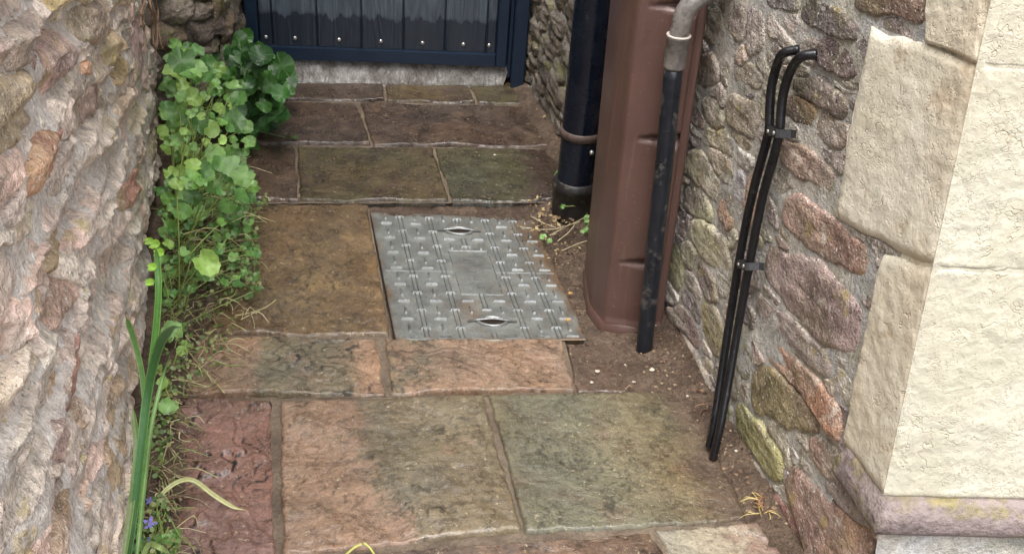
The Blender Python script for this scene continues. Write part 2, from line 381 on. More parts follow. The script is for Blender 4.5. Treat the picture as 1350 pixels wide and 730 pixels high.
def mat_plinth():
    t = Nt('mauve plinth stone'); n1 = t.noise(8, 6, .65); n2 = t.noise(70, 6, .68)
    c = t.mix(t.step(n1, .38, .62), S(110, 98, 96), S(134, 121, 118)); c = t.mix(t.ma('MULTIPLY', t.step(t.noise(11, 6, .65, t.map(t.pos, rot=(1, 0, 0))), .46, .6), .85), c, S(126, 116, 76))
    c = t.scale(c, t.rng(n2, .3, .7, .75, 1.25))
    return t.fin(c, .7, t.bump(t.ma('ADD', n2, n1), .6, .01))
M_PLINTH = mat_plinth()

# ================================================================== SETTING
def gz(x, y):
    P = np.stack([x, y, np.zeros_like(x)], -1)
    z = -.024 + .005*fbm(P*14, 4) + .004*fbm(P*55, 2)
    dR = (P-RW.A) @ RW.n; sR = (P-RW.A) @ RW.e
    z = z + .045*np.exp(-np.clip(dR, 0, 9)**2/.0055)*sstep(-.5, .0, sR)*(dR > -.1)
    z = z + .021*np.exp(-((x-.33)**2+(y-1.86)**2)/.022) + .018*np.exp(-((x-.12)**2+(y-2.62)**2)/.008) + .010*np.exp(-((x-.235)**2+(y-2.0)**2)/.008) + .008*np.exp(-((x-.16)**2+(y-2.3)**2)/.02)
    dL = (P-LW.A) @ LW.n
    z = z + .055*np.exp(-np.clip(dL, 0, 9)**2/.011)*(dL > -.1)
    # pit under the access cover
    c = [gp(*q) for q in ((482, 274), (704, 283), (776, 448), (517, 447))]
    ins = np.ones_like(x)
    for i in range(4):
        a, b = c[i], c[(i+1) % 4]; cr = (b[0]-a[0])*(y-a[1])-(b[1]-a[1])*(x-a[0]); ins = ins*(cr < 0)
    return np.where(ins > 0, np.minimum(z, -.04), z)
def axis(a, b, st, lo, hi):
    m = np.arange(a, b+st/2, st); o = [.05, .1, .2, .4, .8, 2, 5, 12, 40, 140]
    return np.concatenate([[a-v for v in o[::-1] if a-v >= lo], m, [b+v for v in o if b+v <= hi]])
gx, gy = np.meshgrid(axis(-1.35, .85, .0085, -160, 160), axis(1.1, 3.75, .0085, -160, 160), indexing='ij')
gzv = gz(gx, gy)
o = mk('ground', np.stack([gx, gy, gzv], -1), gridF(*gx.shape), M_SOIL, center=False); tag(o, 'bare damp brown soil beside the paving', None, kind='structure')

def bil(Q, u, v):      # Q: far-left, far-right, near-right, near-left
    fl, fr, nr, nl = [np.asarray(q) for q in Q]; u = u[..., None]; v = v[..., None]
    return (fl*(1-u)+fr*u)*(1-v)+(nl*(1-u)+nr*u)*v
# ---- path: grout bed as the structure, every slab a part
bedq = [((395, 728), (1005, 686), (1070, 800), (330, 800)), ((205, 522), (905, 516), (1004, 686), (180, 760)),
        ((262, 441), (745, 446), (764, 516), (225, 522)), ((300, 266), (485, 267), (517, 444), (262, 441)),
        ((325, 190), (738, 194), (742, 264), (315, 265)), ((345, 131), (712, 137), (737, 194), (325, 190)), ((360, 104), (694, 107), (711, 137), (345, 131))]
mb = MB()
for q in bedq:
    Q = [gp(*p) for p in q]; n = 46; u, v = np.meshgrid(np.linspace(0, 1, n), np.linspace(0, 1, n), indexing='ij'); P = bil(Q, u, v)
    P[..., 2] = -.0095+.0025*fbm(P*22, 3)
    F = gridF(n, n); mb.add(P, orient(P, F, UPV))
path = mb.build('path', M_GROUT, center=False); tag(path, 'worn stone path of wet riven flags and sandy joints', None, kind='structure')

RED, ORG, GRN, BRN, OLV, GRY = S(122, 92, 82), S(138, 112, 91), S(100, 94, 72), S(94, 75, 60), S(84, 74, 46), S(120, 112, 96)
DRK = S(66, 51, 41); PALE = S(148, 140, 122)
def c3(c): return np.array(c[:3])
def slab_obj(corners, base, second=None, sfun=None, z=0.0, riv=.004, k=3.0, seed=0, edge=.004, n=84, tilt=0.0, dirt=None, ripple=.0008, crk=.6):
    Q = [gp(*p) for p in corners]
    L = max(np.linalg.norm(Q[0]-Q[1]), np.linalg.norm(Q[0]-Q[3])); n = int(np.clip(L/.0052, 26, 92))
    u, v = np.meshgrid(np.linspace(0, 1, n), np.linspace(0, 1, n), indexing='ij'); P = bil(Q, u, v)
    so = np.array([seed*3.1, seed*1.7, seed*.9]); X = P+so
    e = np.minimum(np.minimum(u, 1-u), np.minimum(v, 1-v)); ed = sstep(.09, 0, e)
    w1 = np.stack([pn(X*9), pn(X*9+40), 0*u], -1)*.006+np.stack([pn(X*40), pn(X*40+7), 0*u], -1)*.004
    P = P+w1*ed[..., None]*edge/.004
    ang = .6; R = np.stack([X[..., 0]*math.cos(ang)-X[..., 1]*math.sin(ang), (X[..., 0]*math.sin(ang)+X[..., 1]*math.cos(ang))*1.5, X[..., 2]], -1)
    h = fbm(R*k, 5, .5); lv = h*4.5+seed*.37; fr = lv-np.floor(lv); ter = np.floor(lv)+sstep(.80, .98, fr)
    rel = riv*(ter*.55+.35*lv*.5-seed*.33)+.0012*fbm(X*60, 3)
    rel = np.clip(rel-rel.mean()+.001, -.0045, .010)
    rip = (u-v*.55+.10*pn(X*5))*26+seed; rel = rel+ripple*np.abs(np.sin(rip))**.6*np.clip(fbm(X*6+8, 2)+.35, 0, 1)
    rim = sstep(0, .016, e)
    top = z+rel*(.35+.65*rim)-.0012*(1-rim)**2+tilt*(v-.5)
    P[..., 2] = top
    crev = sstep(.78, .88, fr)*sstep(1.0, .93, fr)
    col = np.ones(u.shape+(3,))*c3(base)
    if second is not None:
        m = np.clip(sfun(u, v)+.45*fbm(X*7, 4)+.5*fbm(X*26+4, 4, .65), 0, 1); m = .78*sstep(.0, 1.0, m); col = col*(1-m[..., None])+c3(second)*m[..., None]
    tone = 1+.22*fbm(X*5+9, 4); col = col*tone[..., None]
    hue = fbm(X*4+30, 3)[..., None]; col = col*(1+hue*np.array([.12, .0, -.12]))
    col = col*(1-crk*crev*sstep(-.1, .3, fbm(X*6+3, 2)))[..., None]
    if dirt is not None:
        m = np.clip(dirt(u, v)+.6*fbm(X*9+5, 4), 0, 1)[..., None]; col = col*(1-m)+np.array(S(92, 76, 62)[:3])*m
    V = [P.reshape(-1, 3)]; F = orient(P, gridF(n, n), UPV)
    ring = [i*n for i in range(n)]+[(n-1)*n+j for j in range(1, n)]+[i*n+n-1 for i in range(n-2, -1, -1)]+[j for j in range(n-2, 0, -1)]
    B = P.reshape(-1, 3)[ring].copy(); B[:, 2] = z-.034; V.append(B); C = np.vstack([col.reshape(-1, 3), col.reshape(-1, 3)[ring]*.6])
    m = len(ring); SF = [[ring[i], ring[(i+1) % m], n*n+(i+1) % m, n*n+i] for i in range(m)]
    a = P.reshape(-1, 3); d = np.cross(a[ring[1]]-a[ring[0]], np.array([0, 0, -1.])); cen = a.mean(0)
    if d @ (a[ring[0]]-cen) < 0: SF = [f[::-1] for f in SF]
    return mk('paving_slab', np.vstack(V), F+SF, M_SLAB, path, True, vcol=C)
cl = lambda x: np.clip(x, 0, 1)
slabs = [
    (((408, 732), (858, 701), (912, 790), (385, 800)), BRN, ORG, lambda u, v: .3*u-.1, dict(seed=1, z=-.004)),
    (((866, 698), (1000, 688), (1075, 790), (920, 790)), PALE, RED, lambda u, v: 1.6*u-.7, dict(seed=2, riv=.007)),
    (((212, 524), (356, 528), (362, 770), (175, 770)), RED, BRN, lambda u, v: .5-1.6*v, dict(seed=3, riv=.009, k=3.2, crk=1.0)),
    (((371, 529), (637, 521), (685, 698), (373, 729)), ORG, GRN, lambda u, v: sstep(.30, .50, u-.1*(v-.5))*(1.15-.9*sstep(.6, 1, v*(1.35-u)))-.05, dict(seed=4, riv=.0035, ripple=.0028)),
    (((646, 519), (903, 517), (984, 683), (694, 700)), S(104, 97, 75), BRN, lambda u, v: .35*sstep(.6, 1, u), dict(seed=5, riv=.0015, dirt=lambda u, v: 1.3*sstep(.72, 1, u)-.12)),
    (((266, 443), (496, 446), (506, 517), (235, 521)), ORG, GRN, lambda u, v: sstep(.3, .42, u)*sstep(.95, .8, u)*.9, dict(seed=6, riv=.004, crk=.9)),
    (((508, 446), (740, 447), (757, 514), (515, 516)), ORG, GRN, lambda u, v: .5*sstep(.35, .05, u)+.05, dict(seed=7, riv=.003)),
    (((745, 450), (800, 450), (852, 512), (763, 514)), BRN, DRK, lambda u, v: .6, dict(seed=17, riv=.002, z=-.007, dirt=lambda u, v: .7+0*u)),
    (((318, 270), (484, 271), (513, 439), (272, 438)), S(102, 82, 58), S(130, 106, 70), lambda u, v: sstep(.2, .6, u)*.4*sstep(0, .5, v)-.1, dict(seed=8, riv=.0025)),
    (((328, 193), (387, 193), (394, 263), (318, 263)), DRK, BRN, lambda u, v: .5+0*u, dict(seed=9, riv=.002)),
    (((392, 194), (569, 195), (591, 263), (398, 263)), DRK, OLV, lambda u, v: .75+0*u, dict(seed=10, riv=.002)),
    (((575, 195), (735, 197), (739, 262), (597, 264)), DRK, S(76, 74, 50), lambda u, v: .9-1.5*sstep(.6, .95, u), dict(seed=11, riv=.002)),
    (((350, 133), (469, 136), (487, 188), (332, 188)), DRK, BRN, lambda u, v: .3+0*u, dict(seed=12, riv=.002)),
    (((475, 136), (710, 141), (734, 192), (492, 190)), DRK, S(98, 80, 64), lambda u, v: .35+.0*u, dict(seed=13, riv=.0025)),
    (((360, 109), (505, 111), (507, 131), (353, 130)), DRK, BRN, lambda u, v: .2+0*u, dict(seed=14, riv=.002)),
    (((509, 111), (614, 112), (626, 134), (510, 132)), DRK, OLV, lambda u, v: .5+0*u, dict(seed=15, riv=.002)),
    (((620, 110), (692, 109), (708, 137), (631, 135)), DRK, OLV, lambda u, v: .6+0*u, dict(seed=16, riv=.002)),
]
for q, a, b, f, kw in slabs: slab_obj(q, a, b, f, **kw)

# ---- sloping threshold under the gate
Qt = [gp(345, 74, .07), gp(672, 87, .07), gp(664, 112, .006), gp(352, 107, .006)]
n1, n2 = 120, 26; u, v = np.meshgrid(np.linspace(0, 1, n1), np.linspace(0, 1, n2), indexing='ij'); P = bil(Qt, u, v)
P[..., 2] += .007*fbm(P*np.array([16, 9, 9.]), 4)*sstep(0, .2, v)
V = np.vstack([P.reshape(-1, 3), P[:, 0]+np.array([0, .25, 0]), P[:, -1]+np.array([0, 0, -.05])])
F = gridF(n1, n2); m = n1*n2
F += [[m+i, m+i+1, (i+1)*n2, i*n2] for i in range(n1-1)] + [[i*n2+n2-1, (i+1)*n2+n2-1, m+n1+i+1, m+n1+i] for i in range(n1-1)]
V2 = V; F = orient(V2, F, (0, -.5, 1))
o = mk('threshold', V2, F, M_THR); tag(o, 'pale wet concrete threshold ramp under the navy gate', 'threshold')

# ================================================================== WALLS
def resample(poly, m):
    p = np.vstack([poly, poly[:1]]); d = np.r_[0, np.cumsum(np.linalg.norm(np.diff(p, axis=0), axis=1))]
    t = np.linspace(0, d[-1], m, endpoint=False)
    return np.stack([np.interp(t, d, p[:, 0]), np.interp(t, d, p[:, 1])], 1)
def chaikin(p, k=2):
    for _ in range(k):
        q = np.roll(p, -1, 0); p = np.stack([.75*p+.25*q, .25*p+.75*q], 1).reshape(-1, 2)
    return p
def stone(wall, poly, H, color, mat, parent, seed, m=48, rings=12, rough=1.0, col2=None, name='stone', bury=.014, pw=5.0, grow=1.07, chk=2, tl=1.0, edgej=.10, field=None):
    poly = resample(chaikin(np.asarray(poly, float), chk), m); c = poly.mean(0); poly = c+(poly-c)*grow
    sz = math.sqrt(max(1e-5, abs(np.sum(poly[:, 0]*np.roll(poly[:, 1], -1)-np.roll(poly[:, 0], -1)*poly[:, 1]))/2))
    q3 = np.c_[poly, np.full(m, seed*.7)]
    nrm = poly-c; nrm /= np.linalg.norm(nrm, axis=1)[:, None]+1e-9
    poly = poly+nrm*(fbm(q3*22, 3)*edgej*sz)[:, None]
    ts = np.r_[0, .05, .12, .2, np.linspace(.3, 1, rings-4)]
    G = np.stack([c+(poly-c)*(1-t*.985) for t in ts], 1)          # m x rings x 2
    T = np.broadcast_to(ts, (m, len(ts)))
    h = -bury+(H+bury)*(1-(1-T)**pw)
    X = np.concatenate([G, np.full(G.shape[:2]+(1,), seed*1.3)], 2)
    Xa = X*np.array([1, 2.6, 1])
    big = fbm(X*6+seed, 3); bed = fbm(Xa*12+3, 4); fine = fbm(X*55, 3)
    lv = bed*3; ter = np.floor(lv)+sstep(.7, 1, lv-np.floor(lv))
    h = h+rough*sstep(0, .3, T)*(.006*big+.0013*ter+.0024*fine+.003*bed)
    h = h+tl*.4*(X[..., 1]-c[1])*pn(np.array([[seed*3.3, .2, .4]]))[0]+tl*.25*(X[..., 0]-c[0])*pn(np.array([[seed*2.1, 4.2, .4]]))[0]
    if field is not None: h = h+field(G[..., 0], G[..., 1])
    P = wall.P(G[..., 0], G[..., 1], h)
    k = len(ts); F = []
    for i in range(m):
        j = (i+1) % m
        for r in range(k-1): F.append([i*k+r, j*k+r, j*k+r+1, i*k+r+1])
    F.append([i*k+k-1 for i in range(m)])
    F = orient(P, F, wall.n)
    tone = 1+.20*big+.16*bed+.1*fine; col = c3(color)*tone[..., None]
    if col2 is not None:
        mm = np.clip(.5+1.6*fbm(X*5+seed*2, 3), 0, 1)[..., None]; col = col*(1-mm)+c3(col2)*tone[..., None]*mm
    return mk(name, P, F, mat, parent, True, vcol=col.reshape(-1, 3))
def mortar(wall, s0, s1, z0, z1, st, lo_s, hi_s, hi_z, mat, parent, seed, amp=1.0, recess=0.0, field=None):
    ext = [.1, .25, .5, 1, 1.5, 2, 2.5, 3, 4]
    sa = np.concatenate([[s0-v for v in ext[::-1] if s0-v > lo_s+.02], np.arange(s0, s1, st), [s1+v for v in ext if s1+v < hi_s-.02]])
    sa = np.r_[lo_s, sa, hi_s]
    za = np.r_[np.arange(z0, z1, st), [z1+v for v in ext if z1+v < hi_z-.02], hi_z]
    s, z = np.meshgrid(sa, za, indexing='ij'); X = np.stack([s, z, np.full_like(s, seed)], -1)
    h = amp*(.008*fbm(X*np.array([7, 10, 1.]), 4)+.003*fbm(X*45, 3))-recess
    if field is not None: h = h+field(s, z)
    P = wall.P(s, z, h); F = orient(P, gridF(*s.shape), wall.n)
    return mk('mortar', P, F, mat, parent, True)
def coursed(s0, s1, z0, z1, hmin, hmax, lmin, lmax, rnd, slope=0.0, gap=.006):
    out = []; z = z0
    while z < z1:
        h = rnd.uniform(hmin, hmax); s = s0-rnd.uniform(0, lmax)
        while s < s1:
            l = rnd.uniform(lmin, lmax); hh = h*rnd.uniform(.82, 1.12); zz = z+rnd.uniform(-.1, .1)*h
            a, b, cc, d = s+gap, s+l-gap, zz+gap, zz+hh-gap
            j = lambda q: rnd.uniform(-q, q)
            p = [(a+j(.008), cc+j(.2)*h), ((a+b)/2+j(.2)*l, cc+j(.12)*h), (b+j(.008), cc+j(.2)*h), (b+j(.008), (cc+d)/2+j(.12)*h), (b-abs(j(.02)), d+j(.2)*h), ((a+b)/2+j(.2)*l, d+j(.12)*h), (a+abs(j(.02)), d+j(.2)*h), (a+j(.008), (cc+d)/2)]
            out.append(np.array([(x, y+slope*x) for x, y in p])); s += l
        z += h
    return out
def visible(poly_pts, m=60):
    q = proj(poly_pts); return ((q[:, 0] > -m) & (q[:, 0] < 1350+m) & (q[:, 1] > -m) & (q[:, 1] < 730+m)).any()

def pdist(G, poly):                       # signed distance to a polygon, negative inside
    P = G.reshape(-1, 2); d = np.full(len(P), 1e9); ins = np.zeros(len(P), bool); q = np.asarray(poly, float); n = len(q)
    for i in range(n):
        a, b = q[i], q[(i+1) % n]; ab = b-a; t = np.clip(((P-a) @ ab)/(ab @ ab+1e-12), 0, 1)
        d = np.minimum(d, np.hypot(*(P-a-t[:, None]*ab).T))
        ins ^= ((a[1] > P[:, 1]) != (b[1] > P[:, 1])) & (P[:, 0] < (b[0]-a[0])*(P[:, 1]-a[1])/(b[1]-a[1]+1e-15)+a[0])
    return np.where(ins, -d, d).reshape(G.shape[:-1])
def pack(box, traced, seeds, gap, st=.0035, warp=.012, blocked=(), wseed=0.0, fill=0):
    """stones that fill a wall tightly: traced outlines keep their place, cells grown from seeds fill what is left"""
    s0, s1, z0, z1 = box; sa, za = np.arange(s0, s1, st), np.arange(z0, z1, st); s_, z_ = np.meshgrid(sa, za, indexing='ij'); G = np.stack([s_, z_], -1)
    W3 = np.concatenate([G, np.full(G.shape[:2]+(1,), wseed)], -1)
    Gw = G+np.stack([fbm(W3*11, 3), fbm(W3*11+31, 3)], -1)*warp
    D1 = np.full(s_.shape, 1e9); D2 = D1.copy(); L = np.full(s_.shape, -1)
    def put(d, k):
        nonlocal D1, D2, L
        c = d < D1; D2 = np.where(c, D1, np.minimum(D2, d)); D1 = np.where(c, d, D1); L = np.where(c, k, L)
    cents = []
    for q in traced:
        d = np.full(s_.shape, 1e8); lo, hi = np.asarray(q).min(0)-.09, np.asarray(q).max(0)+.09
        i0, i1 = [int(np.clip((v-sa[0])/st, 0, len(sa))) for v in (lo[0], hi[0])]; j0, j1 = [int(np.clip((v-za[0])/st, 0, len(za))) for v in (lo[1], hi[1])]
        if i1 > i0 and j1 > j0: d[i0:i1, j0:j1] = pdist((G+(Gw-G)*.35)[i0:i1, j0:j1], q)*1.5-.008
        put(d, len(cents)); cents.append(np.asarray(q).mean(0))
    for (cs, cz, a, b, sl) in seeds:
        if any(np.abs(np.array([cs, cz])-c).sum() < .3 and inpoly((cs, cz), np.asarray(q).tolist()) for q, c in zip(traced, cents)): continue
        if hits([(cs, cz)], blocked): continue
        ds = Gw[..., 0]-cs; dz = Gw[..., 1]-cz-sl*ds; p = 2.6
        put(((np.abs(ds/a)**p+np.abs(dz/b)**p)**(1/p)-1)*min(a, b)*.8, len(cents)); cents.append(np.array([cs, cz]))
    for q in blocked: L = np.where(pdist(G, q) < .002, -2, L)
    ok = (D2-D1) > gap*1.6; out = []; th = np.linspace(0, 2*np.pi, 64, endpoint=False); rr = np.arange(.003, .32, .0025)
    for k, c in enumerate(cents):
        m = (L == k) & ok
        if m.sum()*st*st < 2.2e-4: out.append(None); continue
        idx = np.argwhere(m); c = np.array([sa[0], za[0]])+idx.mean(0)*st
        X = c[0]+np.outer(np.cos(th), rr); Y = c[1]+np.outer(np.sin(th), rr)
        ix = np.clip(((X-sa[0])/st).round().astype(int), 0, len(sa)-1); iz = np.clip(((Y-za[0])/st).round().astype(int), 0, len(za)-1)
        inside = m[ix, iz] & (X > s0) & (X < s1) & (Y > z0) & (Y < z1)
        fail = np.where(inside.all(1), len(rr)-1, np.argmin(inside, 1)); r = rr[fail]
        r = np.median(np.stack([np.roll(r, q) for q in (-2, -1, 0, 1, 2)]), 0); r = np.maximum(r, .004)
        out.append(np.stack([c[0]+r*np.cos(th), c[1]+r*np.sin(th)], 1))
    # small packing stones in what is still bare
    cov = L == -2
    def mark(q):
        lo, hi = q.min(0)-.004, q.max(0)+.004
        i0, i1 = [int(np.clip((v-sa[0])/st, 0, len(sa)-1)) for v in (lo[0], hi[0])]; j0, j1 = [int(np.clip((v-za[0])/st, 0, len(za)-1)) for v in (lo[1], hi[1])]
        sub = G[i0:i1+1, j0:j1+1]
        if sub.size: cov[i0:i1+1, j0:j1+1] |= pdist(sub, q) < gap*.6
    for q in out:
        if q is not None: mark(q)
    rg = np.random.default_rng(4); t2 = np.linspace(0, 2*np.pi, 28, endpoint=False); r2 = np.arange(.002, .09, .0025)
    for _ in range(fill):
        i, j = rg.integers(0, len(sa)), rg.integers(0, len(za))
        if cov[i, j]: continue
        c = np.array([sa[i], za[j]])
        for it in range(2):
            X = c[0]+np.outer(np.cos(t2), r2); Y = c[1]+np.outer(np.sin(t2), r2)
            ix = np.clip(((X-sa[0])/st).round().astype(int), 0, len(sa)-1); iz = np.clip(((Y-za[0])/st).round().astype(int), 0, len(za)-1)
            free = ~cov[ix, iz] & (X > s0) & (X < s1) & (Y > z0) & (Y < z1)
            r = r2[np.where(free.all(1), len(r2)-1, np.argmin(free, 1))]
            r = np.median(np.stack([np.roll(r, q) for q in (-1, 0, 1)]), 0)
            q = np.stack([c[0]+r*np.cos(t2), c[1]+r*np.sin(t2)], 1); c = q.mean(0)
        if (.5*np.abs(np.sum(q[:, 0]*np.roll(q[:, 1], -1)-np.roll(q[:, 0], -1)*q[:, 1]))) < 2.5e-4: continue
        out.append(q); mark(q)
    return out
def course_seeds(s0, s1, z0, z1, h0, h1, l0, l1, rnd, slope=0.0):
    out = []; z = z0
    while z < z1:
        h = rnd.uniform(h0, h1); s = s0-rnd.uniform(0, l1)
        while s < s1:
            l = rnd.uniform(l0, l1); hh = h
            if rnd.random() < .22 and l < .6*(l0+l1):           # two thin stones instead of one
                out.append((s+l/2, z+h*.25+slope*s, l/2, h*.25, slope)); out.append((s+l/2+rnd.uniform(-.2, .2)*l, z+h*.75+slope*s, l/2, h*.25, slope))
            else: out.append((s+l/2, z+h/2+rnd.uniform(-.12, .12)*h+slope*s, l/2, hh/2, slope+rnd.uniform(-.08, .08)))
            s += l
        z += h
    return out
# ---------------------------------------------------------------- left wall
def ridges(s, z):                    # long weathered beds that dip away from the camera
    q = z+.2*s; a = np.stack([s*1.7, q*12, 0*s+.5], -1); b = np.stack([s*6, q*30, 0*s+3.5], -1)
    r1 = pn(a+.35*np.stack([pn(a*1.7), pn(a*1.7+9), 0*s], -1)); r2 = fbm(b, 2)
    return .034*(1-np.abs(r1)*2.4).clip(-.8, 1)*.6+.006*r2-.010
def leftwall():
    root = empty('rubble_wall', LW.A, 'pale pinkish rubble stone wall close on the left', 'stone wall')
    rnd = random.Random(5)
    S1 = LW.sz(213, 178)[0]                       # far end, where the dark pier starts
    mortar(LW, -.75, S1, 0-.05, 1.15, .009, -2.2, S1, 2.4, M_MOL, root, 2.2, .7, .001, ridges)
    mb = MB(); a, b = LW.P(-2.2, 0, -.03), LW.P(S1-.004, 0, -.03); t = -LW.n*.36; zz = np.array([0, 0, 2.4])
    mb.add([a, b, b+t, a+t, a+zz, b+zz, b+t+zz, a+t+zz], [[0, 1, 5, 4], [1, 2, 6, 5], [2, 3, 7, 6], [3, 0, 4, 7], [4, 5, 6, 7]]); mb.build('wall_core', M_MOL, root, False)
    traced = [
        ([(88, 152), (92, 165), (85, 190), (68, 215), (50, 245), (30, 275), (15, 305), (4, 318), (8, 290), (15, 260), (18, 235), (30, 200), (45, 180), (65, 165)], S(170, 96, 76), .02, S(176, 130, 84)),
        ([(122, 75), (125, 85), (110, 100), (95, 105), (98, 90), (110, 78)], S(206, 150, 110), .008, None),
        ([(150, 40), (158, 45), (155, 65), (140, 85), (128, 90), (125, 75), (135, 60)], S(190, 156, 104), .016, S(200, 180, 110)),
        ([(160, 70), (172, 70), (168, 90), (155, 110), (143, 120), (145, 95)], S(194, 166, 96), .016, S(186, 160, 120)),
        ([(0, 100), (30, 105), (55, 110), (60, 130), (50, 155), (30, 170), (10, 185), (-30, 200), (-30, 110)], S(164, 146, 110), .016, S(150, 128, 118)),
        ([(5, 60), (15, 20), (40, 8), (58, 25), (55, 45), (35, 60), (25, 80), (5, 95)], S(150, 136, 126), .016, S(172, 156, 132)),
        ([(55, -6), (84, -8), (80, 10), (70, 20), (60, 15)], S(186, 162, 96), .012, None),
        ([(90, 10), (130, -4), (145, 10), (130, 40), (118, 55), (100, 60), (85, 55), (80, 35)], S(160, 138, 120), .022, S(176, 160, 128)),
        ([(50, 60), (70, 30), (88, 60), (98, 70), (85, 95), (60, 130), (42, 108), (32, 82)], S(182, 146, 136), .012, S(164, 146, 136)),
        ([(90, 112), (115, 102), (112, 125), (97, 137), (85, 127)], S(178, 164, 150), .012, None),
        ([(130, 115), (150, 110), (140, 135), (125, 150), (110, 165), (92, 170), (94, 150), (112, 130)], S(186, 156, 146), .016, S(196, 176, 160)),
        ([(165, 120), (178, 115), (170, 140), (155, 165), (137, 178), (135, 163), (150, 140)], S(196, 172, 136), .014, S(206, 186, 160)),
        ([(172, 30), (188, 25), (187, 60), (184, 92), (176, 108), (171, 70)], S(176, 144, 140), .014, None),
        ([(178, 225), (180, 245), (172, 265), (162, 280), (155, 275), (160, 245), (170, 225)], S(196, 140, 110), .012, S(200, 120, 100)),
        ([(25, 385), (40, 375), (62, 385), (55, 410), (38, 440), (30, 440), (26, 415)], S(178, 148, 102), .014, S(170, 140, 116)),
        ([(70, 385), (85, 370), (105, 375), (95, 400), (80, 425), (70, 438), (62, 425), (62, 405)], S(158, 124, 106), .02, None),
        ([(90, 435), (100, 445), (112, 468), (114, 490), (105, 515), (96, 540), (90, 535), (94, 500), (97, 470)], S(174, 116, 98), .012, S(160, 120, 106)),
        ([(86, 298), (100, 300), (98, 330), (85, 352), (75, 362), (72, 348), (80, 315)], S(186, 160, 112), .012, None),
        ([(62, 560), (74, 545), (76, 570), (70, 598), (62, 600)], S(140, 110, 102), .014, None),
    ]
    polys = [np.array([LW.sz(x, y) for x, y in pp]) for pp, c, H, c2 in traced]
    pal = [S(214, 197, 184), S(209, 191, 178), S(218, 204, 189), S(208, 187, 173), S(221, 209, 193), S(203, 186, 173), S(209, 193, 164), S(212, 183, 168), S(204, 190, 176)]
    seeds = course_seeds(-.72, S1, -.25, 1.5, .045, .085, .14, .36, rnd, -.2)
    wc = S(206, 186, 172)
    for k, po in enumerate(pack((-.72, S1-.012, -.03, 1.14), polys, seeds, .0018, .0045, .018, (), 2.0, 900)):
        if po is None or not visible(LW.P(po[:, 0], po[:, 1]), 30): continue
        if k < len(traced):
            _, c, H, c2 = traced[k]; c = tuple(.7*a+.3*b for a, b in zip(c, wc)); c2 = c2 and tuple(.65*a+.35*b for a, b in zip(c2, wc)); H = H*.7
        else: c = rnd.choice(pal); c2 = rnd.choice(pal) if rnd.random() < .7 else S(186, 158, 128) if rnd.random() < .5 else None; H = rnd.uniform(.001, .010)
        stone(LW, po, H*.8, c, M_STL, root, k, 64, 16, .8, c2, pw=8.0, grow=1.03, chk=0, edgej=.03, tl=.35, field=ridges, bury=.008)
    # dry creeper stem running down the far corner
    mb = MB(); r2 = random.Random(2)
    for j in range(7):
        pts = []
        x0 = r2.uniform(186, 204); x1 = x0+r2.uniform(2, 12)
        for t in np.linspace(0, 1, 6): pts.append(LW.at(x0+(x1-x0)*t+r2.uniform(-3, 3), -8+t*r2.uniform(50, 90), .03+r2.uniform(0, .012)))
        mb.tube(catmull(pts, 4), np.linspace(.0035, .0015, 21), 5, S(140, 112, 92))
    o = mb.build('dry_creeper', M_VC); tag(o, 'dry brown creeper stems hanging on the far corner of the left wall', 'dry creeper')
    return S1
S1 = leftwall()

# ---------------------------------------------------------------- dark pier beside the gate
def pier():
    B = LW.P(S1, 0, -.02); E_ = gp(312, 150); A = B
    Wp = Wall(A.copy(), E_.copy(), 1); L = np.linalg.norm((E_-A)[:2])
    if Wp.n[1] > 0: Wp.n = -Wp.n
    root = empty('gate_pier', A, 'dark weathered stone pier between left wall and navy gate', 'pier')
    mortar(Wp, -.02, L, -.05, .75, .012, -.05, L, 2.0, M_MOD, root, 9.1, 1.6)
    Wq = Wall(E_.copy(), gp(343, 40), 1)
    if Wq.n[0] < 0: Wq.n = -Wq.n
    mortar(Wq, .0, .45, -.05, .75, .014, 0, 1.6, 2.0, M_MOD, root, 4.4, 1.4)
    rnd = random.Random(8); pal = [S(120, 108, 100), S(100, 88, 80), S(134, 122, 110), S(92, 82, 76), S(112, 96, 78)]
    k = 0
    for po in pack((-.02, L, 0, .7), [], course_seeds(-.02, L, 0, .7, .07, .14, .07, .15, rnd), .003, .004, .02):
        if po is None: continue
        stone(Wp, po, rnd.uniform(.012, .03), rnd.choice(pal), M_STD, root, 300+k, 44, 11, 1.5, rnd.choice(pal), chk=0); k += 1
    for po in coursed(.01, .5, 0.0, .5, .08, .15, .1, .2, rnd):
        stone(Wq, po, rnd.uniform(.008, .016), rnd.choice(pal), M_STD, root, 340+k, 36, 9, 1.2, rnd.choice(pal)); k += 1
M_MOD = mat_mortar('dark damp mortar', S(108, 100, 94), S(84, 76, 70), .2, .6)
pier()

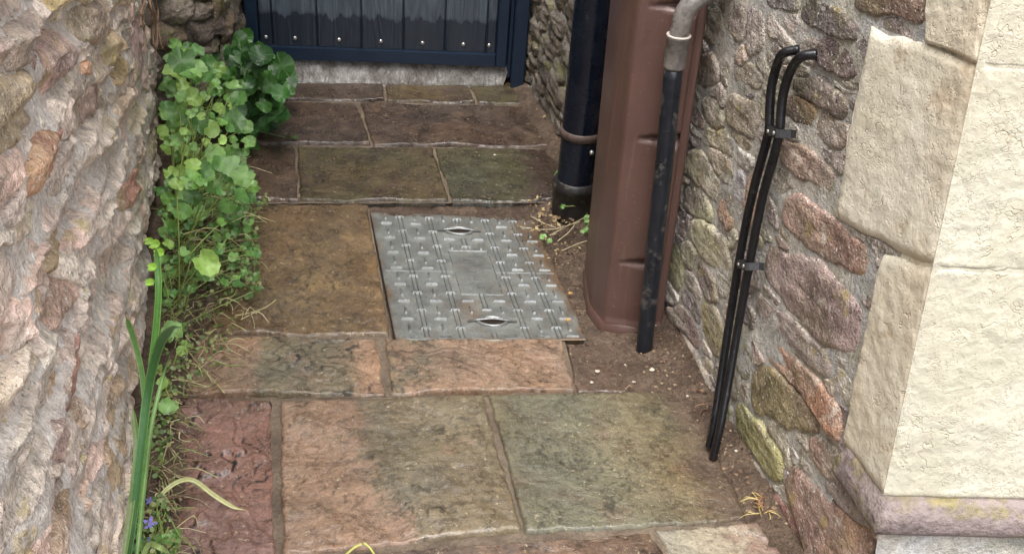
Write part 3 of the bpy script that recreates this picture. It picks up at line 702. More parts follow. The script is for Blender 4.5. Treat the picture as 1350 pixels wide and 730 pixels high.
# ---------------------------------------------------------------- house wall on the right, quoins and plinth
house = empty('stone_house_corner', RW.A, 'house corner of mixed rubble with cream painted quoins on the right', 'house wall')
def pxs(*a): return list(a)
tr = [
    ([(1085, -6), (1227, -6), (1223, 22), (1210, 31), (1190, 23), (1160, 21), (1120, 9)], S(112, 90, 78), .014, S(128, 100, 84)),
    ([(1058, 8), (1075, 2), (1140, 30), (1139, 50), (1128, 58), (1090, 38), (1058, 22)], S(98, 84, 80), .016, S(80, 72, 76)),
    ([(1000, -5), (1045, -4), (1055, 10), (1048, 18), (1020, 12)], S(104, 98, 100), .012, None),
    ([(1088, 52), (1130, 72), (1136, 90), (1128, 104), (1115, 100), (1085, 85), (1074, 70)], S(96, 80, 82), .016, S(118, 96, 92)),
    ([(1060, 50), (1084, 55), (1072, 88), (1052, 78)], S(120, 100, 96), .010, None),
    ([(1044, 98), (1082, 108), (1118, 128), (1116, 146), (1106, 150), (1080, 132), (1042, 112)], S(86, 78, 78), .014, S(112, 92, 82)),
    ([(1034, 128), (1060, 138), (1078, 150), (1076, 164), (1050, 153), (1032, 145)], S(146, 116, 84), .010, S(120, 102, 90)),
    ([(1078, 153), (1100, 160), (1112, 172), (1108, 189), (1092, 188), (1076, 172)], S(126, 98, 82), .010, None),
    ([(1030, 182), (1055, 190), (1085, 205), (1105, 228), (1100, 246), (1075, 240), (1040, 222), (1026, 205)], S(150, 126, 114), .014, S(170, 150, 136)),
    ([(1045, 255), (1062, 262), (1098, 284), (1138, 318), (1152, 335), (1148, 370), (1130, 370), (1095, 345), (1050, 312), (1030, 297), (1033, 268)], S(172, 142, 130), .014, S(160, 124, 110)),
    ([(1012, 324), (1040, 332), (1080, 348), (1120, 387), (1140, 410), (1138, 440), (1124, 466), (1110, 470), (1080, 450), (1040, 410), (1010, 372), (1004, 342)], S(168, 146, 142), .014, S(150, 126, 120)),
    ([(998, 386), (1025, 402), (1060, 430), (1100, 480), (1108, 505), (1098, 510), (1060, 480), (1020, 445), (990, 402)], S(156, 142, 138), .010, S(136, 130, 122)),
    ([(995, 424), (1010, 432), (1050, 470), (1085, 507), (1108, 535), (1108, 556), (1095, 561), (1060, 520), (1020, 480), (997, 450)], S(178, 128, 98), .012, S(168, 146, 134)),
    ([(995, 492), (1015, 490), (1040, 505), (1065, 530), (1084, 560), (1078, 572), (1060, 570), (1030, 555), (990, 540), (988, 515)], S(132, 120, 84), .016, S(150, 128, 100)),
    ([(1064, 574), (1080, 578), (1098, 605), (1104, 634), (1090, 632), (1070, 600)], S(174, 140, 124), .012, None),
    ([(972, 535), (985, 540), (1010, 565), (1032, 595), (1035, 625), (1025, 636), (1005, 615), (985, 590), (968, 560)], S(150, 146, 96), .016, S(166, 158, 120)),
    ([(970, 588), (985, 595), (1005, 620), (1010, 645), (1000, 655), (985, 640), (968, 610)], S(176, 170, 156), .014, S(140, 130, 116)),
    ([(1020, 655), (1030, 655), (1050, 685), (1066, 712), (1064, 740), (1045, 740), (1030, 705), (1018, 675)], S(124, 74, 72), .014, S(140, 96, 92)),
    ([(1050, 606), (1062, 625), (1090, 655), (1130, 690), (1160, 712), (1172, 735), (1185, 800), (1085, 800), (1056, 705), (1044, 650)], S(176, 140, 112), .016, S(160, 124, 112)),
    ([(972, 442), (988, 432), (994, 470), (986, 500), (966, 528), (957, 500)], S(104, 104, 84), .008, None),
    ([(928, 396), (945, 402), (955, 430), (950, 475), (940, 470), (925, 430)], S(160, 150, 104), .012, None),
    ([(885, 427), (905, 442), (925, 480), (945, 513), (942, 528), (920, 505), (895, 475), (881, 450)], S(170, 156, 146), .010, None),
    ([(880, 398), (905, 408), (922, 436), (926, 460), (914, 456), (895, 430), (878, 418)], S(138, 116, 114), .010, None),
    ([(915, 290), (930, 290), (955, 315), (963, 345), (960, 365), (945, 355), (925, 335), (912, 310)], S(188, 182, 152), .016, None),
    ([(950, 250), (965, 245), (968, 290), (962, 310), (950, 285)], S(188, 152, 128), .008, None),
    ([(975, 218), (984, 226), (980, 280), (972, 300), (968, 260)], S(176, 172, 176), .008, None),
    ([(986, 230), (1005, 216), (1012, 235), (1005, 280), (987, 308), (983, 280)], S(176, 138, 114), .009, None),
    ([(875, 300), (890, 310), (900, 340), (905, 370), (895, 384), (880, 360), (872, 330)], S(150, 150, 118), .010, None),
    ([(900, 195), (925, 200), (945, 230), (958, 253), (950, 262), (920, 240), (900, 222)], S(194, 188, 162), .014, None),
    ([(935, 198), (962, 213), (970, 238), (960, 248), (942, 224)], S(166, 150, 132), .010, None),
    ([(900, 246), (930, 258), (942, 290), (920, 286), (900, 270)], S(180, 178, 150), .012, None),
    ([(912, 65), (940, 68), (950, 90), (945, 115), (925, 122), (908, 105)], S(166, 142, 126), .012, None),
    ([(925, 5), (950, 10), (958, 30), (945, 58), (925, 45)], S(188, 178, 156), .010, None),
    ([(962, 5), (984, 0), (984, 50), (970, 55), (957, 30)], S(130, 112, 112), .010, None),
    ([(988, 10), (1010, 20), (1005, 60), (988, 74), (986, 45)], S(112, 102, 108), .012, None),
    ([(970, 88), (990, 82), (1010, 100), (1000, 124), (976, 118), (962, 102)], S(150, 132, 100), .010, None),
    ([(962, 128), (1000, 133), (1005, 165), (990, 185), (972, 175), (956, 150)], S(138, 120, 94), .014, None),
    ([(925, 128), (948, 132), (956, 156), (945, 168), (922, 150)], S(190, 184, 164), .010, None),
    ([(930, 172), (955, 176), (975, 205), (965, 208), (938, 190)], S(178, 168, 144), .010, None),
]
qpx = {  # side-face corners: top-left, top-corner, bottom-corner, bottom-left
    'a': ((1226, -60), (1312, -60), (1297, 84), (1224, 55)),
    'b': ((1151, 37), (1296, 86), (1237, 353), (1104, 287)),
    'c': ((1166, 334), (1237, 353.6), (1171, 652), (1114, 580)),
}
qp = [np.array([RW.sz(x, y) for x, y in v]) for v in qpx.values()]
rnd = random.Random(21); pal = [S(160, 148, 142), S(146, 134, 130), S(178, 168, 158), S(136, 126, 124), S(170, 156, 136), S(164, 158, 140), S(168, 148, 142), S(192, 186, 176)]
hp = [np.array([RW.sz(x, y) for x, y in pp]) for pp, c, H, c2 in tr]
seeds = course_seeds(-.19, 1.06, -.02, 1.14, .028, .055, .06, .19, rnd, -.02)
for k, po in enumerate(pack((-.19, 1.06, -.03, 1.14), hp, seeds, .0023, .0035, .014, qp+[np.array([(-.4, .235), (-.055, .235), (-.055, 2), (-.4, 2)])], 7.0, 900)):
    if po is None or not visible(RW.P(po[:, 0], po[:, 1]), 25): continue
    if k < len(tr):
        _, c, H, c2 = tr[k]; g_ = S(150, 140, 130); c = tuple(1.18*(.8*a+.2*b) for a, b in zip(c, g_)); c2 = tuple(.7*a+.3*b for a, b in zip(c2 or S(168, 158, 146), g_)); H = H*.38
    else: c = rnd.choice(pal); c2 = rnd.choice(pal); H = rnd.uniform(.0, .006)
    stone(RW, po, H, c, M_STR, house, 500+k, 64, 15, .38, c2, grow=1.04, pw=18, chk=0, edgej=.035, tl=.4)
seeds = course_seeds(1.06, 2.8, -.02, .85, .05, .10, .08, .22, rnd)
for k, po in enumerate(pack((1.06, 2.8, -.03, .85), [], seeds, .003, .006, .016, (), 4.0)):
    if po is None or not visible(RW.P(po[:, 0], po[:, 1]), 15): continue
    stone(RW, po, rnd.uniform(.006, .02), rnd.choice([S(96, 86, 80), S(112, 100, 90), S(84, 76, 72), S(104, 92, 78)]), M_STD, house, 700+k, 40, 10, 1.0, S(100, 92, 84), chk=0, edgej=.04, pw=8)
# corner line and front face
C0 = RW.at(1172, 650); C1 = RW.at(1296, 88); cdir = (C1-C0)/(C1[2]-C0[2])
def corner(z): return C0+cdir*(np.asarray(z, float)-C0[2])[..., None]
e2 = np.array([1.0, .075, 0]); e2 /= np.linalg.norm(e2); n2 = np.cross(e2, cdir); n2 /= np.linalg.norm(n2)
if n2[1] > 0: n2 = -n2
CS = (corner(0.0)-RW.A) @ RW.e
mortar(RW, -.06, 1.05, -.05, 1.2, .0105, -.06, 3.4, 4.6, M_MOR, house, 6.6, .5, -.0005)
# core behind
mb = MB(); a = RW.P(-.05, 0, -.03); b = RW.P(3.4, 0, -.03); t = -RW.n*1.6; zz = UPV*4.6
mb.add([a, b, b+t, a+t, a+zz, b+zz, b+t+zz, a+t+zz], [[0, 1, 5, 4], [1, 2, 6, 5], [2, 3, 7, 6], [3, 0, 4, 7], [4, 5, 6, 7]]); mb.build('wall_core', M_MOR, house, False)
FRONT = 1.25
def quoin(side, fz0, fz1, seed, zs=None):
    tl, tc, bc, bl = side; N1, N2, NZ = 44, 74, 70; proud = .010
    us = np.linspace(0, 1, N1); vs = np.linspace(0, 1, NZ)
    U, Vv = np.meshgrid(us, vs, indexing='ij')
    SZ = (tl*(1-U[..., None])+tc*U[..., None])*(1-Vv[..., None])+(bl*(1-U[..., None])+bc*U[..., None])*Vv[..., None]
    X = np.concatenate([SZ, np.full(SZ.shape[:2]+(1,), seed)], 2)
    ed = np.minimum(np.minimum(U, Vv), 1-Vv); eL = sstep(0, .05, np.minimum(Vv, 1-Vv))*sstep(0, .06, U)
    nz = .0022*fbm(X*9, 4)+.0010*fbm(X*50, 3)
    PS = RW.P(SZ[..., 0]+.010*fbm(X*14+3, 3)*sstep(.08, 0, U), SZ[..., 1]+.006*fbm(X*12+8, 3)*sstep(.1, 0, np.minimum(Vv, 1-Vv)), proud+nz-.005*(1-eL)**2)
    ft = np.linspace(0, 1, N2)**1.25; W_, Z_ = np.meshgrid(ft, vs, indexing='ij')
    zc = PS[-1, :, 2][None, :]+0*W_
    PF = corner(zc)+RW.n*proud+(W_*FRONT)[..., None]*e2
    Y = np.stack([W_*FRONT+3, zc, np.full_like(zc, seed)], -1)
    nf = .003*fbm(Y*7, 4)+.0014*fbm(Y*45, 3)-.0025*(1-sstep(0, .012, np.minimum(Z_, 1-Z_)))**2
    PF = PF+nf[..., None]*n2
    wear = (np.abs(fbm(Y[0]*13, 4))*.010+.002)
    PS[-1] = PF[0] = PF[0]-wear[:, None]*(n2+RW.n)*.5                       # worn arris
    PS[-2] -= wear[:, None]*.35*RW.n; PF[1] -= wear[:, None]*.35*n2
    P = np.concatenate([PS, PF[1:]], 0); nu = len(P)
    # returns: left edge into the wall, top and bottom edges inward
    Lr = PS[0]-RW.n*.04
    V = P.reshape(-1, 3); F = gridF(nu, NZ); F1 = orient(V, F[:(N1-1)*(NZ-1)], RW.n); F2 = orient(V, F[(N1-1)*(NZ-1):], n2); b0 = len(V)
    inw = np.concatenate([np.repeat(-RW.n[None]*.05, N1, 0), np.repeat(-n2[None]*.05, nu-N1, 0)]); inw[N1-1] = -(RW.n+n2)*.05
    T = P[:, 0]+inw; B = P[:, -1]+inw; V = np.vstack([V, Lr, T, B]); F3 = []
    F3 += [[j, j+1, b0+j+1, b0+j] for j in range(NZ-1)]
    t0 = b0+NZ; F3 += [[i*NZ, (i+1)*NZ, t0+i+1, t0+i] for i in range(nu-1)]
    s0 = t0+nu; F3 += [[(i+1)*NZ+NZ-1, i*NZ+NZ-1, s0+i, s0+i+1] for i in range(nu-1)]
    o = mk('quoin_block', V, F1+F2+F3, [M_WORN_LIFT, M_PAINT_DIM], house, True)
    mi = [0]*len(F1)+[1]*len(F2)+[0]*len(F3); o.data.polygons.foreach_set('material_index', mi)
    return o
for k, q in enumerate(qp): quoin(q, 0, 0, 11+k*5)
bz0, bz1 = qp[2][2][1]+.006, qp[0][1][1]
mb = MB(); a, b_ = corner(np.array(bz0)), corner(np.array(bz1)); o1 = RW.n*.006
mb.add([a+o1, b_+o1, RW.P(-.04, bz1, .004), RW.P(-.04, bz0, .004)], orient(np.array([a, b_, RW.P(-.04, bz1), RW.P(-.04, bz0)]), [[0, 1, 2, 3]], RW.n)); mb.build('joint_bed', M_WORN_LIFT, house, False)
mb = MB(); o1 = RW.n*.0095-n2*.0008; mb.add([a+o1, b_+o1, b_+o1+e2*FRONT, a+o1+e2*FRONT], orient(np.array([a, b_, b_+e2, a+e2]), [[0, 1, 2, 3]], n2)); mb.build('joint_bed', M_PAINT_DIM, house, False)
# plain upper front so the house goes on above and to the right
mb = MB(); zb, zt = qp[0][1][1]+.004, 4.6; a = corner(zb)+n2*-.01; b = a+e2*FRONT; c_ = np.array([a[0]+cdir[0]*(zt-zb), a[1]+cdir[1]*(zt-zb), zt]); d = c_+e2*FRONT
mb.add([a, b, d, c_], [[0, 1, 2, 3]]); mb.build('front_wall', M_PAINT_DIM, house, False)
mb = MB(); zb = qp[2][2][1]+.01; a = corner(-.1)-n2*.004; b = a+e2*FRONT; c_ = corner(zb)-n2*.004; d = c_+e2*FRONT; g = a+RW.e*.2; h_ = c_+RW.e*.2
n = 60; u, v = np.meshgrid(np.linspace(0, 1, n), np.linspace(0, 1, 40), indexing='ij'); P = bil([c_, d, b, a], u, v); P += (n2*.006)*fbm(P*12, 4)[..., None]
mb.add(P, orient(P, gridF(n, 40), n2)); mb.build('base_wall', M_MOR, house)
k_ = -RW.n*.008; a, c_ = a+k_, c_+k_; mb = MB(); g = RW.P(-.058, -.1, -.008); h_ = RW.P(-.058, zb, -.008); mb.add([a, g, h_, c_], orient(np.array([a, g, h_, c_]), [[0, 1, 2, 3]], RW.n)); mb.build('corner_mortar', M_MOR, house, False)
# plinth moulding round the corner
def plinth():
    z1 = qp[2][2][1]-.002; prof = [(-.03, z1+.000), (.004, z1-.001), (.014, z1-.010), (.022, z1-.022), (.025, z1-.036), (.025, z1-.050), (.018, z1-.060), (.012, z1-.064), (-.03, z1-.066)]
    prof = catmull(np.array([(p[0], p[1], 0) for p in prof]), 3)[:, :2]
    zc = z1-.033; Cc = corner(np.array(zc)); S0 = RW.P(RW.sz(1113, 612)[0]+.012, zc, 0); mit = (RW.n+n2)/(1+RW.n @ n2)
    st = []
    for t in np.linspace(0, 1, 26): st.append((S0+(Cc-S0)*t*.93, RW.n, sstep(0, .12, np.array(t))))
    for t in np.linspace(0, 1, 5)[1:-1]: st.append((Cc+(S0-Cc)*.07*(1-t), RW.n*(1-t)+mit*t, 1))
    st.append((Cc, mit*.96, 1))
    for t in np.linspace(0, 1, 90)[1:]: st.append((Cc+e2*FRONT*t, n2, 1))
    V = []
    for (p, nn, k) in st:
        for (o_, z) in prof:
            q = p+nn*(o_ if o_ < 0 else o_*float(k)); zz = zc+(z-zc)*(.55+.45*float(k)); V.append([q[0], q[1], zz])
    V = np.array(V); V += (fbm(V*14, 4)*.006)[:, None]*np.array([-.5, -.7, .4]); m = len(prof)
    F = orient(V, gridF(len(st), m), n2*1.0+RW.n*.3); F.append(list(range(m)))
    mk('plinth_moulding', V, F, M_PLINTH, house)
plinth()

# ================================================================== GATE
def gate():
    G0 = gp(327, 74, .075); G1 = gp(667, 86, .075); ex = G1-G0; ex[2] = 0; W_ = np.linalg.norm(ex); ex /= W_; ey = np.array([-ex[1], ex[0], 0])
    root = empty('garden_gate', (G0+G1)/2, 'navy framed gate of dark slate boards with screw heads', 'gate')
    o0 = G0.copy(); o0[2] = 0; zb = .075; zt = 1.75
    Pq = lambda x, y, z: o0+ex*x+ey*y+UPV*z
    def px2x(px): # position along the gate of a pixel column at rail height
        d = ray(px, 55); t = np.dot(o0-CAM, ey)/np.dot(d, ey); return (CAM+d*t-o0) @ ex
    def bx(name, x0, x1, y0, y1, z0, z1, mat, par, bev=.004):
        b = bev; V = []
        for (x, y, z) in [(x, y, z) for z in (z0, z1) for (x, y) in ((x0+b, y0), (x1-b, y0), (x1, y0+b), (x1, y1), (x0, y1), (x0, y0+b))]: V.append(Pq(x, y, z))
        F = [[i, (i+1) % 6, 6+(i+1) % 6, 6+i] for i in range(6)]+[[5, 4, 3, 2, 1, 0], [6, 7, 8, 9, 10, 11]]
        return mk(name, V, F, mat, par, False)
    sw = W_*.047; rh = .042
    bx('stile', 0, sw, -.02, .025, zb, zt, M_NAVY, root); bx('stile', W_-sw*.9, W_, -.02, .025, zb, zt, M_NAVY, root)
    bx('rail', sw+.0006, W_-sw*.9-.0006, -.018, .022, zb, zb+rh, M_NAVY, root); bx('rail', sw+.0006, W_-sw*.9-.0006, -.018, .022, zt-.06, zt, M_NAVY, root)
    xs = [sw+.001]+[px2x(p) for p in (359.5, 418.6, 476.5, 531.7, 586.6, 641.4)]+[W_-sw*.9-.001]
    bp = [351, 389, 447, 502, 557, 611, 645]
    for i in range(7):
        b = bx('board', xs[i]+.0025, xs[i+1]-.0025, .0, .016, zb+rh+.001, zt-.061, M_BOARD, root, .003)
        # dome screw head
        x = px2x(bp[i]); z = zb+rh+.028; mbx = MB(); rr = .0075; V = []; F = []
        for a in range(4):
            th = a/3*math.pi/2*.98
            for q in range(12): V.append(Pq(x+rr*math.cos(th)*math.cos(q*math.pi/6), -.0005-rr*.6*math.sin(th), z+rr*math.cos(th)*math.sin(q*math.pi/6)))
        for a in range(3):
            for q in range(12): F.append([a*12+q, a*12+(q+1) % 12, a*12+12+(q+1) % 12, a*12+12+q])
        F.append([36+q for q in range(12)]); F = orient(V, F, -ey); mk('screw_head', V, F, M_SCREW, root)
    bx('backing', sw*.4, W_-sw*.4, .0165, .02, zb+.004, zt-.004, M_NAVY, root)
    # post
    p = gp(680, 104); x0 = px2x(676); x1 = px2x(694)
    post = empty('gate_post', Pq((x0+x1)/2, 0, 0), 'navy square gate post standing at right of the gate', 'post')
    bx('post_shaft', x0, x1, -.035, .03, -.02, 1.85, M_NAVY, post, .005)
    bx('hinge_stop', W_+.003, x0-.0005, .0, .03, .03, 1.85, M_NAVY, post, .003)
    # added wall beyond the gate: keeps sky out of the dark gap at left
    wl_ = Wall(Pq(-.35, .16, 0), Pq(1.6, .16, 0), 1)
    if wl_.n[1] > 0: wl_.n = -wl_.n
    bk = empty('added_gap_wall', Pq(0, .16, 0), 'added dark stone wall closing the gap left of the gate', 'stone wall')
    mortar(wl_, 0, .6, -.05, .6, .02, -.3, 2.0, 1.2, M_MOD, bk, 3.3, 1.5)
    rn = random.Random(4)
    for k, po in enumerate(coursed(.1, .45, .0, .5, .07, .1, .1, .18, rn)): stone(wl_, po, .014, rn.choice([S(110, 96, 88), S(92, 82, 78)]), M_STD, bk, 900+k, 32, 8, 1.2)
gate()

# ================================================================== ACCESS COVER
def cover():
    Q = [gp(488, 279, -.024), gp(703, 288, -.024), gp(774, 448, -.019), gp(522, 450, -.017)]
    root = empty('access_cover', sum(Q)/4, 'grey galvanised steel access cover with raised tread set in the path', 'manhole cover')
    eu = (Q[1]-Q[0]+Q[2]-Q[3])/2; ev = (Q[3]-Q[0]+Q[2]-Q[1])/2; Wd, Ln = np.linalg.norm(eu), np.linalg.norm(ev); eu /= Wd; ev /= Ln
    nz = np.cross(ev, eu); nz /= np.linalg.norm(nz); nz = nz if nz[2] > 0 else -nz
    def at(u, v, h=0.): return bil(Q, np.array(u, float), np.array(v, float))+nz*h
    n = 90; u, v = np.meshgrid(np.linspace(0, 1, n), np.linspace(0, 1, n), indexing='ij'); P = bil(Q, u, v); P[..., 2] += .0012*fbm(P*9, 3)
    mud = np.clip(sstep(.72, .95, u-.18*v)*1.1*sstep(1.05, .5, v)+.5*fbm(P*10, 4)-.1, 0, 1)*sstep(.45, .75, u)
    mud = np.maximum(mud, np.clip(.9*np.exp(-((u-.42)**2/.006+(v-.78)**2/.006))+.3*fbm(P*20, 3)-.15, 0, .7))
    ee = np.minimum(np.minimum(u, 1-u), np.minimum(v, 1-v)); mud = np.clip(mud+.75*sstep(.05, 0, ee)*(.5+1.2*fbm(P*16, 3))+.35*np.clip(fbm(P*24+4, 4), 0, 1), 0, 1)
    col = c3(S(136, 138, 133))*(1-mud[..., None])+c3(S(124, 104, 84))*mud[..., None]
    ring = [i*n for i in range(n)]+[(n-1)*n+j for j in range(1, n)]+[i*n+n-1 for i in range(n-2, -1, -1)]+[j for j in range(n-2, 0, -1)]; m = len(ring)
    B = P.reshape(-1, 3)[ring]-nz*.02; V = np.vstack([P.reshape(-1, 3), B]); C = np.vstack([col.reshape(-1, 3), col.reshape(-1, 3)[ring]*.5])
    SF = [[ring[i], ring[(i+1) % m], n*n+(i+1) % m, n*n+i] for i in range(m)]
    V = np.vstack([V, P.reshape(-1, 3)[ring]-nz*.0015]); C = np.vstack([C, col.reshape(-1, 3)[ring]*.45]); m0 = n*n+m; SF = [[m0+i, m0+(i+1) % m, n*n+(i+1) % m, n*n+i] for i in range(m)]+[[ring[i], ring[(i+1) % m], m0+(i+1) % m, m0+i] for i in range(m)]
    mk('cover_plate', V, orient(P, gridF(n, n), UPV)+SF, M_GALV, root, True, vcol=C)
    def bar(name, u, v, lu, lv, h, par=root, mat=M_GALVB, mesh=[{}]):
        a = eu*lu/2; b = ev*lv/2; c = at(u, v); k = .62; e_ = min(lu, lv)*.5
        a2 = eu*(lu/2-e_*.7); b2 = ev*(lv/2-e_*.7); V = []
        for (x, y) in ((-1, -1), (1, -1), (1, 1), (-1, 1)): V.append(c+a*x+b*y-nz*.001)
        for (x, y) in ((-1, -1), (1, -1), (1, 1), (-1, 1)): V.append(c+a2*x+b2*y+nz*h)
        F = [[0, 1, 5, 4], [1, 2, 6, 5], [2, 3, 7, 6], [3, 0, 4, 7], [4, 5, 6, 7]]
        F = orient(np.array(V), F, nz); return mk(name, V, F, mat, par, False)
    def blocked(u, v): return (.395 < u < .655 and .31 < v < .68) or (.36 < u < .66 and .09 < v < .215) or (.37 < u < .69 and .80 < v < .945)
    ribs = [.17, .35, .52, .69, .86]
    for r in ribs:
        for off in (-.0055, .0055):
            segs = [(0.015, .985)] if r not in (.52, .35) or r == .35 else [(.02, .085), (.22, .32), (.67, .79), (.95, .985)]
            for a, b in segs: bar('rib', r+off/Wd, (a+b)/2, .0046, (b-a)*Ln, .0038, mat=M_GALVT)
    for a, b in ((.02, .40), (.65, .98)): bar('rib', (a+b)/2, .5, (b-a)*Wd, .005, .002, mat=M_GALVT)
    for k in range(8):
        v1 = (k+.32)/8; v2 = (k+.80)/8
        for c_ in (.085, .26, .435, .605, .775, .93):
            if not blocked(c_, v1): bar('tread_bar', c_, v1, .008, .030, .0048)
            if not blocked(c_, v2): bar('tread_bar', c_, v2, .032, .008, .0048)
        for r in ribs:
            if not blocked(r, v1): bar('tread_bar', r, v1, .026, .008, .0045)
    # maker's plate
    for (u0, v0, lu, lv) in ((.525, .325, .105, .004), (.525, .675, .105, .004), (.41, .5, .004, .35*Ln), (.64, .5, .004, .35*Ln)): bar('plate_border', u0, v0, lu, lv, .0022)
    rn = random.Random(9); mbk = MB()
    for i in range(9):
        for j in range(3):
            c = at(.515+rn.uniform(-.02, .025), .375+i*.031+rn.uniform(-.004, .004)); a = eu*rn.uniform(.004, .010); b = ev*rn.uniform(.0012, .002)
            if rn.random() < .4: a, b = eu*.0014, ev*rn.uniform(.003, .005)
            mbk.box(c, a, b, nz*.0012)
    mbk.build('raised_lettering', M_GALVT, root, False)
    for (uc, vc) in ((.51, .155), (.53, .875)):
        c = at(uc, vc); V = []; F = []; N = 28; prof = [(1.0, -.0005), (.93, .006), (.80, .0085), (.66, .004), (.4, .0015), (.0, .001)]
        def lens(t, k):
            x = math.cos(t); y = math.sin(t); return eu*(.042*x*k)+ev*(.022*y*(1-.35*abs(x)**3)*k)
        for k, h in prof[:4]:
            for q in range(N): V.append(c+lens(2*math.pi*q/N, k)+nz*(h if math.sin(2*math.pi*q/N) < .0 else h*.75))
        for r in range(3):
            for q in range(N): F.append([r*N+q, r*N+(q+1) % N, (r+1)*N+(q+1) % N, (r+1)*N+q])
        rim = mk('lifting_eye', V, orient(np.array(V), F, nz), M_GALVT, root)
        V = [c+lens(2*math.pi*q/N, .68)+nz*.0038 for q in range(N)]+[c+nz*.0008]
        mk('bowl', V, orient(np.array(V), [[q, (q+1) % N, N] for q in range(N)], nz), M_EYE, rim)
        mb2 = MB(); mb2.tube([c-eu*.06+nz*.002, c-eu*.035+nz*.007, c+nz*.009-ev*.003, c+eu*.035+nz*.007, c+eu*.06+nz*.002], .0026, 6); mb2.build('lifting_bar', M_GALVT, rim)
M_GALVT = mat_plain('galvanised ridge', S(136, 138, 136), .34, .18, 120, .2, .6)
cover()

# ================================================================== PIPES AND CASING
def cyl_thing():
    # big black downpipe
    b = gp(757, 290); b[2] = 0
    base = np.array([b[0]-.004, b[1]+.052, 0])
    root = empty('downpipe', base, 'thick black soil downpipe standing behind the brown casing', 'downpipe')
    lean = np.array([-.0, .01, 0])
    def ringmesh(name, prof, mat, par, n=40):
        P = [base+lean*z+np.array([0, 0, z]) for r, z in prof]; V = []
        for (r, z), p in zip(prof, P):
            for k in range(n): V.append(p+np.array([r*math.cos(2*math.pi*k/n), r*math.sin(2*math.pi*k/n), 0]))
        F = [[i*n+k, i*n+(k+1) % n, (i+1)*n+(k+1) % n, (i+1)*n+k] for i in range(len(prof)-1) for k in range(n)]
        return mk(name, V, F, mat, par)
    R = .0545
    ringmesh('pipe_shaft', [(R, .06), (R, .3), (R, .6), (R, 1.2), (R, 2.4)], M_BLACKP, root)
    ringmesh('socket', [(.058, -.03), (.0605, .0), (.0615, .03), (.0615, .075), (.0655, .078), (.0655, .094), (.0615, .098), (.0605, .104), (R, .106)], M_COLLAR, root)
    st = ringmesh('strap', [(R+.0002, .236), (R+.0035, .237), (R+.0035, .258), (R+.0002, .259)], M_RUSTY, root)
    c = base+lean*.25+np.array([.03, -.062, .215]); mb = MB(); mb.tube([c+np.array([0, .008, 0]), c+np.array([0, -.004, 0])], .006, 8); mb.build('bolt', M_SCREW, st)
cyl_thing()

def casing():
    # moulded brown casing against the house wall
    A0 = gp(778, 408); A1 = gp(795, 430); A2 = gp(858, 439)
    A0[2] = A1[2] = A2[2] = 0
    d = A2-A1; d /= np.linalg.norm(d); nf = np.array([d[1], -d[0], 0]); nf = nf if nf[1] < 0 else -nf
    back0 = A0+np.array([-.012, .16, 0]); wallp = RW.A+RW.e*((A2-RW.A) @ RW.e+.0)
    R0 = A2+d*.004; R1 = R0-nf*.012+d*.0; R2 = R1+d*.02; back1 = R2-nf*.14
    corner_pts = [back0, A0, A1, R0, R1, R2, back1]
    root = empty('pipe_casing', (A1+A2)/2, 'tall brown moulded plastic casing standing in the soil by the house wall', 'casing')
    # plan outline, rounded a little
    def seg(a, b, n): return [a+(b-a)*t for t in np.linspace(0, 1, n, endpoint=False)]
    ol = seg(back0, A0, 8)+seg(A0, A1, 8)+seg(A1, R0, 44)+seg(R0, R1, 3)+seg(R1, R2, 6)+seg(R2, back1, 6)+[back1]
    ol = np.array(ol)
    for _ in range(2): ol[1:-1] = .25*ol[:-2]+.5*ol[1:-1]+.25*ol[2:]
    lean = np.array([-.022, .02, 0]); zs = np.r_[np.arange(-.02, 1.25, .0055), 1.4, 1.7]
    w_ = (ol-A1) @ d; Lf = np.linalg.norm(R0-A1); isf = (w_ > .0) & (w_ < Lf+.003) & (((ol-A1) @ nf) > -.006)
    V = np.zeros((len(ol), len(zs), 3))
    for j, z in enumerate(zs):
        V[:, j] = ol+lean*z; V[:, j, 2] = z
        for zd in dents:
            f = np.clip((w_/Lf-.16)/.84, 0, 1); half = .020*f**.8
            dz = (z-(zd+.006*f))/np.maximum(half, 1e-4)
            prof = np.where(np.abs(dz) < 1, np.where(dz > .2, 1-(dz-.2)/.8, 1-(.2-dz)/1.2), 0)
            V[isf, j] -= (nf*(np.clip(prof, 0, 1)*.028*f**.6)[isf][:, None])
        if z < .03: V[:, j] += nf*.004*sstep(.03, .012, np.array(z))
    F = gridF(len(ol), len(zs)); F = orient(V[8:50].reshape(-1, 3), gridF(42, len(zs)), nf) and orient(V.reshape(-1, 3), F, nf)
    sh = mk('casing_shell', V, F, M_BROWN, root)
    ft = np.array([p for p in ol]); Vf = []
    for h, k in ((-.02, .008), (.010, .008), (.015, .002)):
        for i, p in enumerate(ft):
            q = p-ft.mean(0); q /= np.linalg.norm(q); Vf.append([p[0]+q[0]*k, p[1]+q[1]*k, h])
    mk('foot_flange', Vf, orient(np.array(Vf), gridF(3, len(ft)), nf), M_BROWN, root)
    return A1, A2, d, nf
# dent heights read off the photo on the casing's front face
_A1 = gp(797, 430); _A2 = gp(874, 441); _d = _A2-_A1; _d /= np.linalg.norm(_d); _nf = np.array([_d[1], -_d[0], 0])
def _fz(x, y):
    r = ray(x, y); t = np.dot(_A1-CAM, _nf)/np.dot(r, _nf); return (CAM+r*t)[2]
dents = [_fz(845, 350), _fz(855, 187), _fz(875, 12)]
casing()

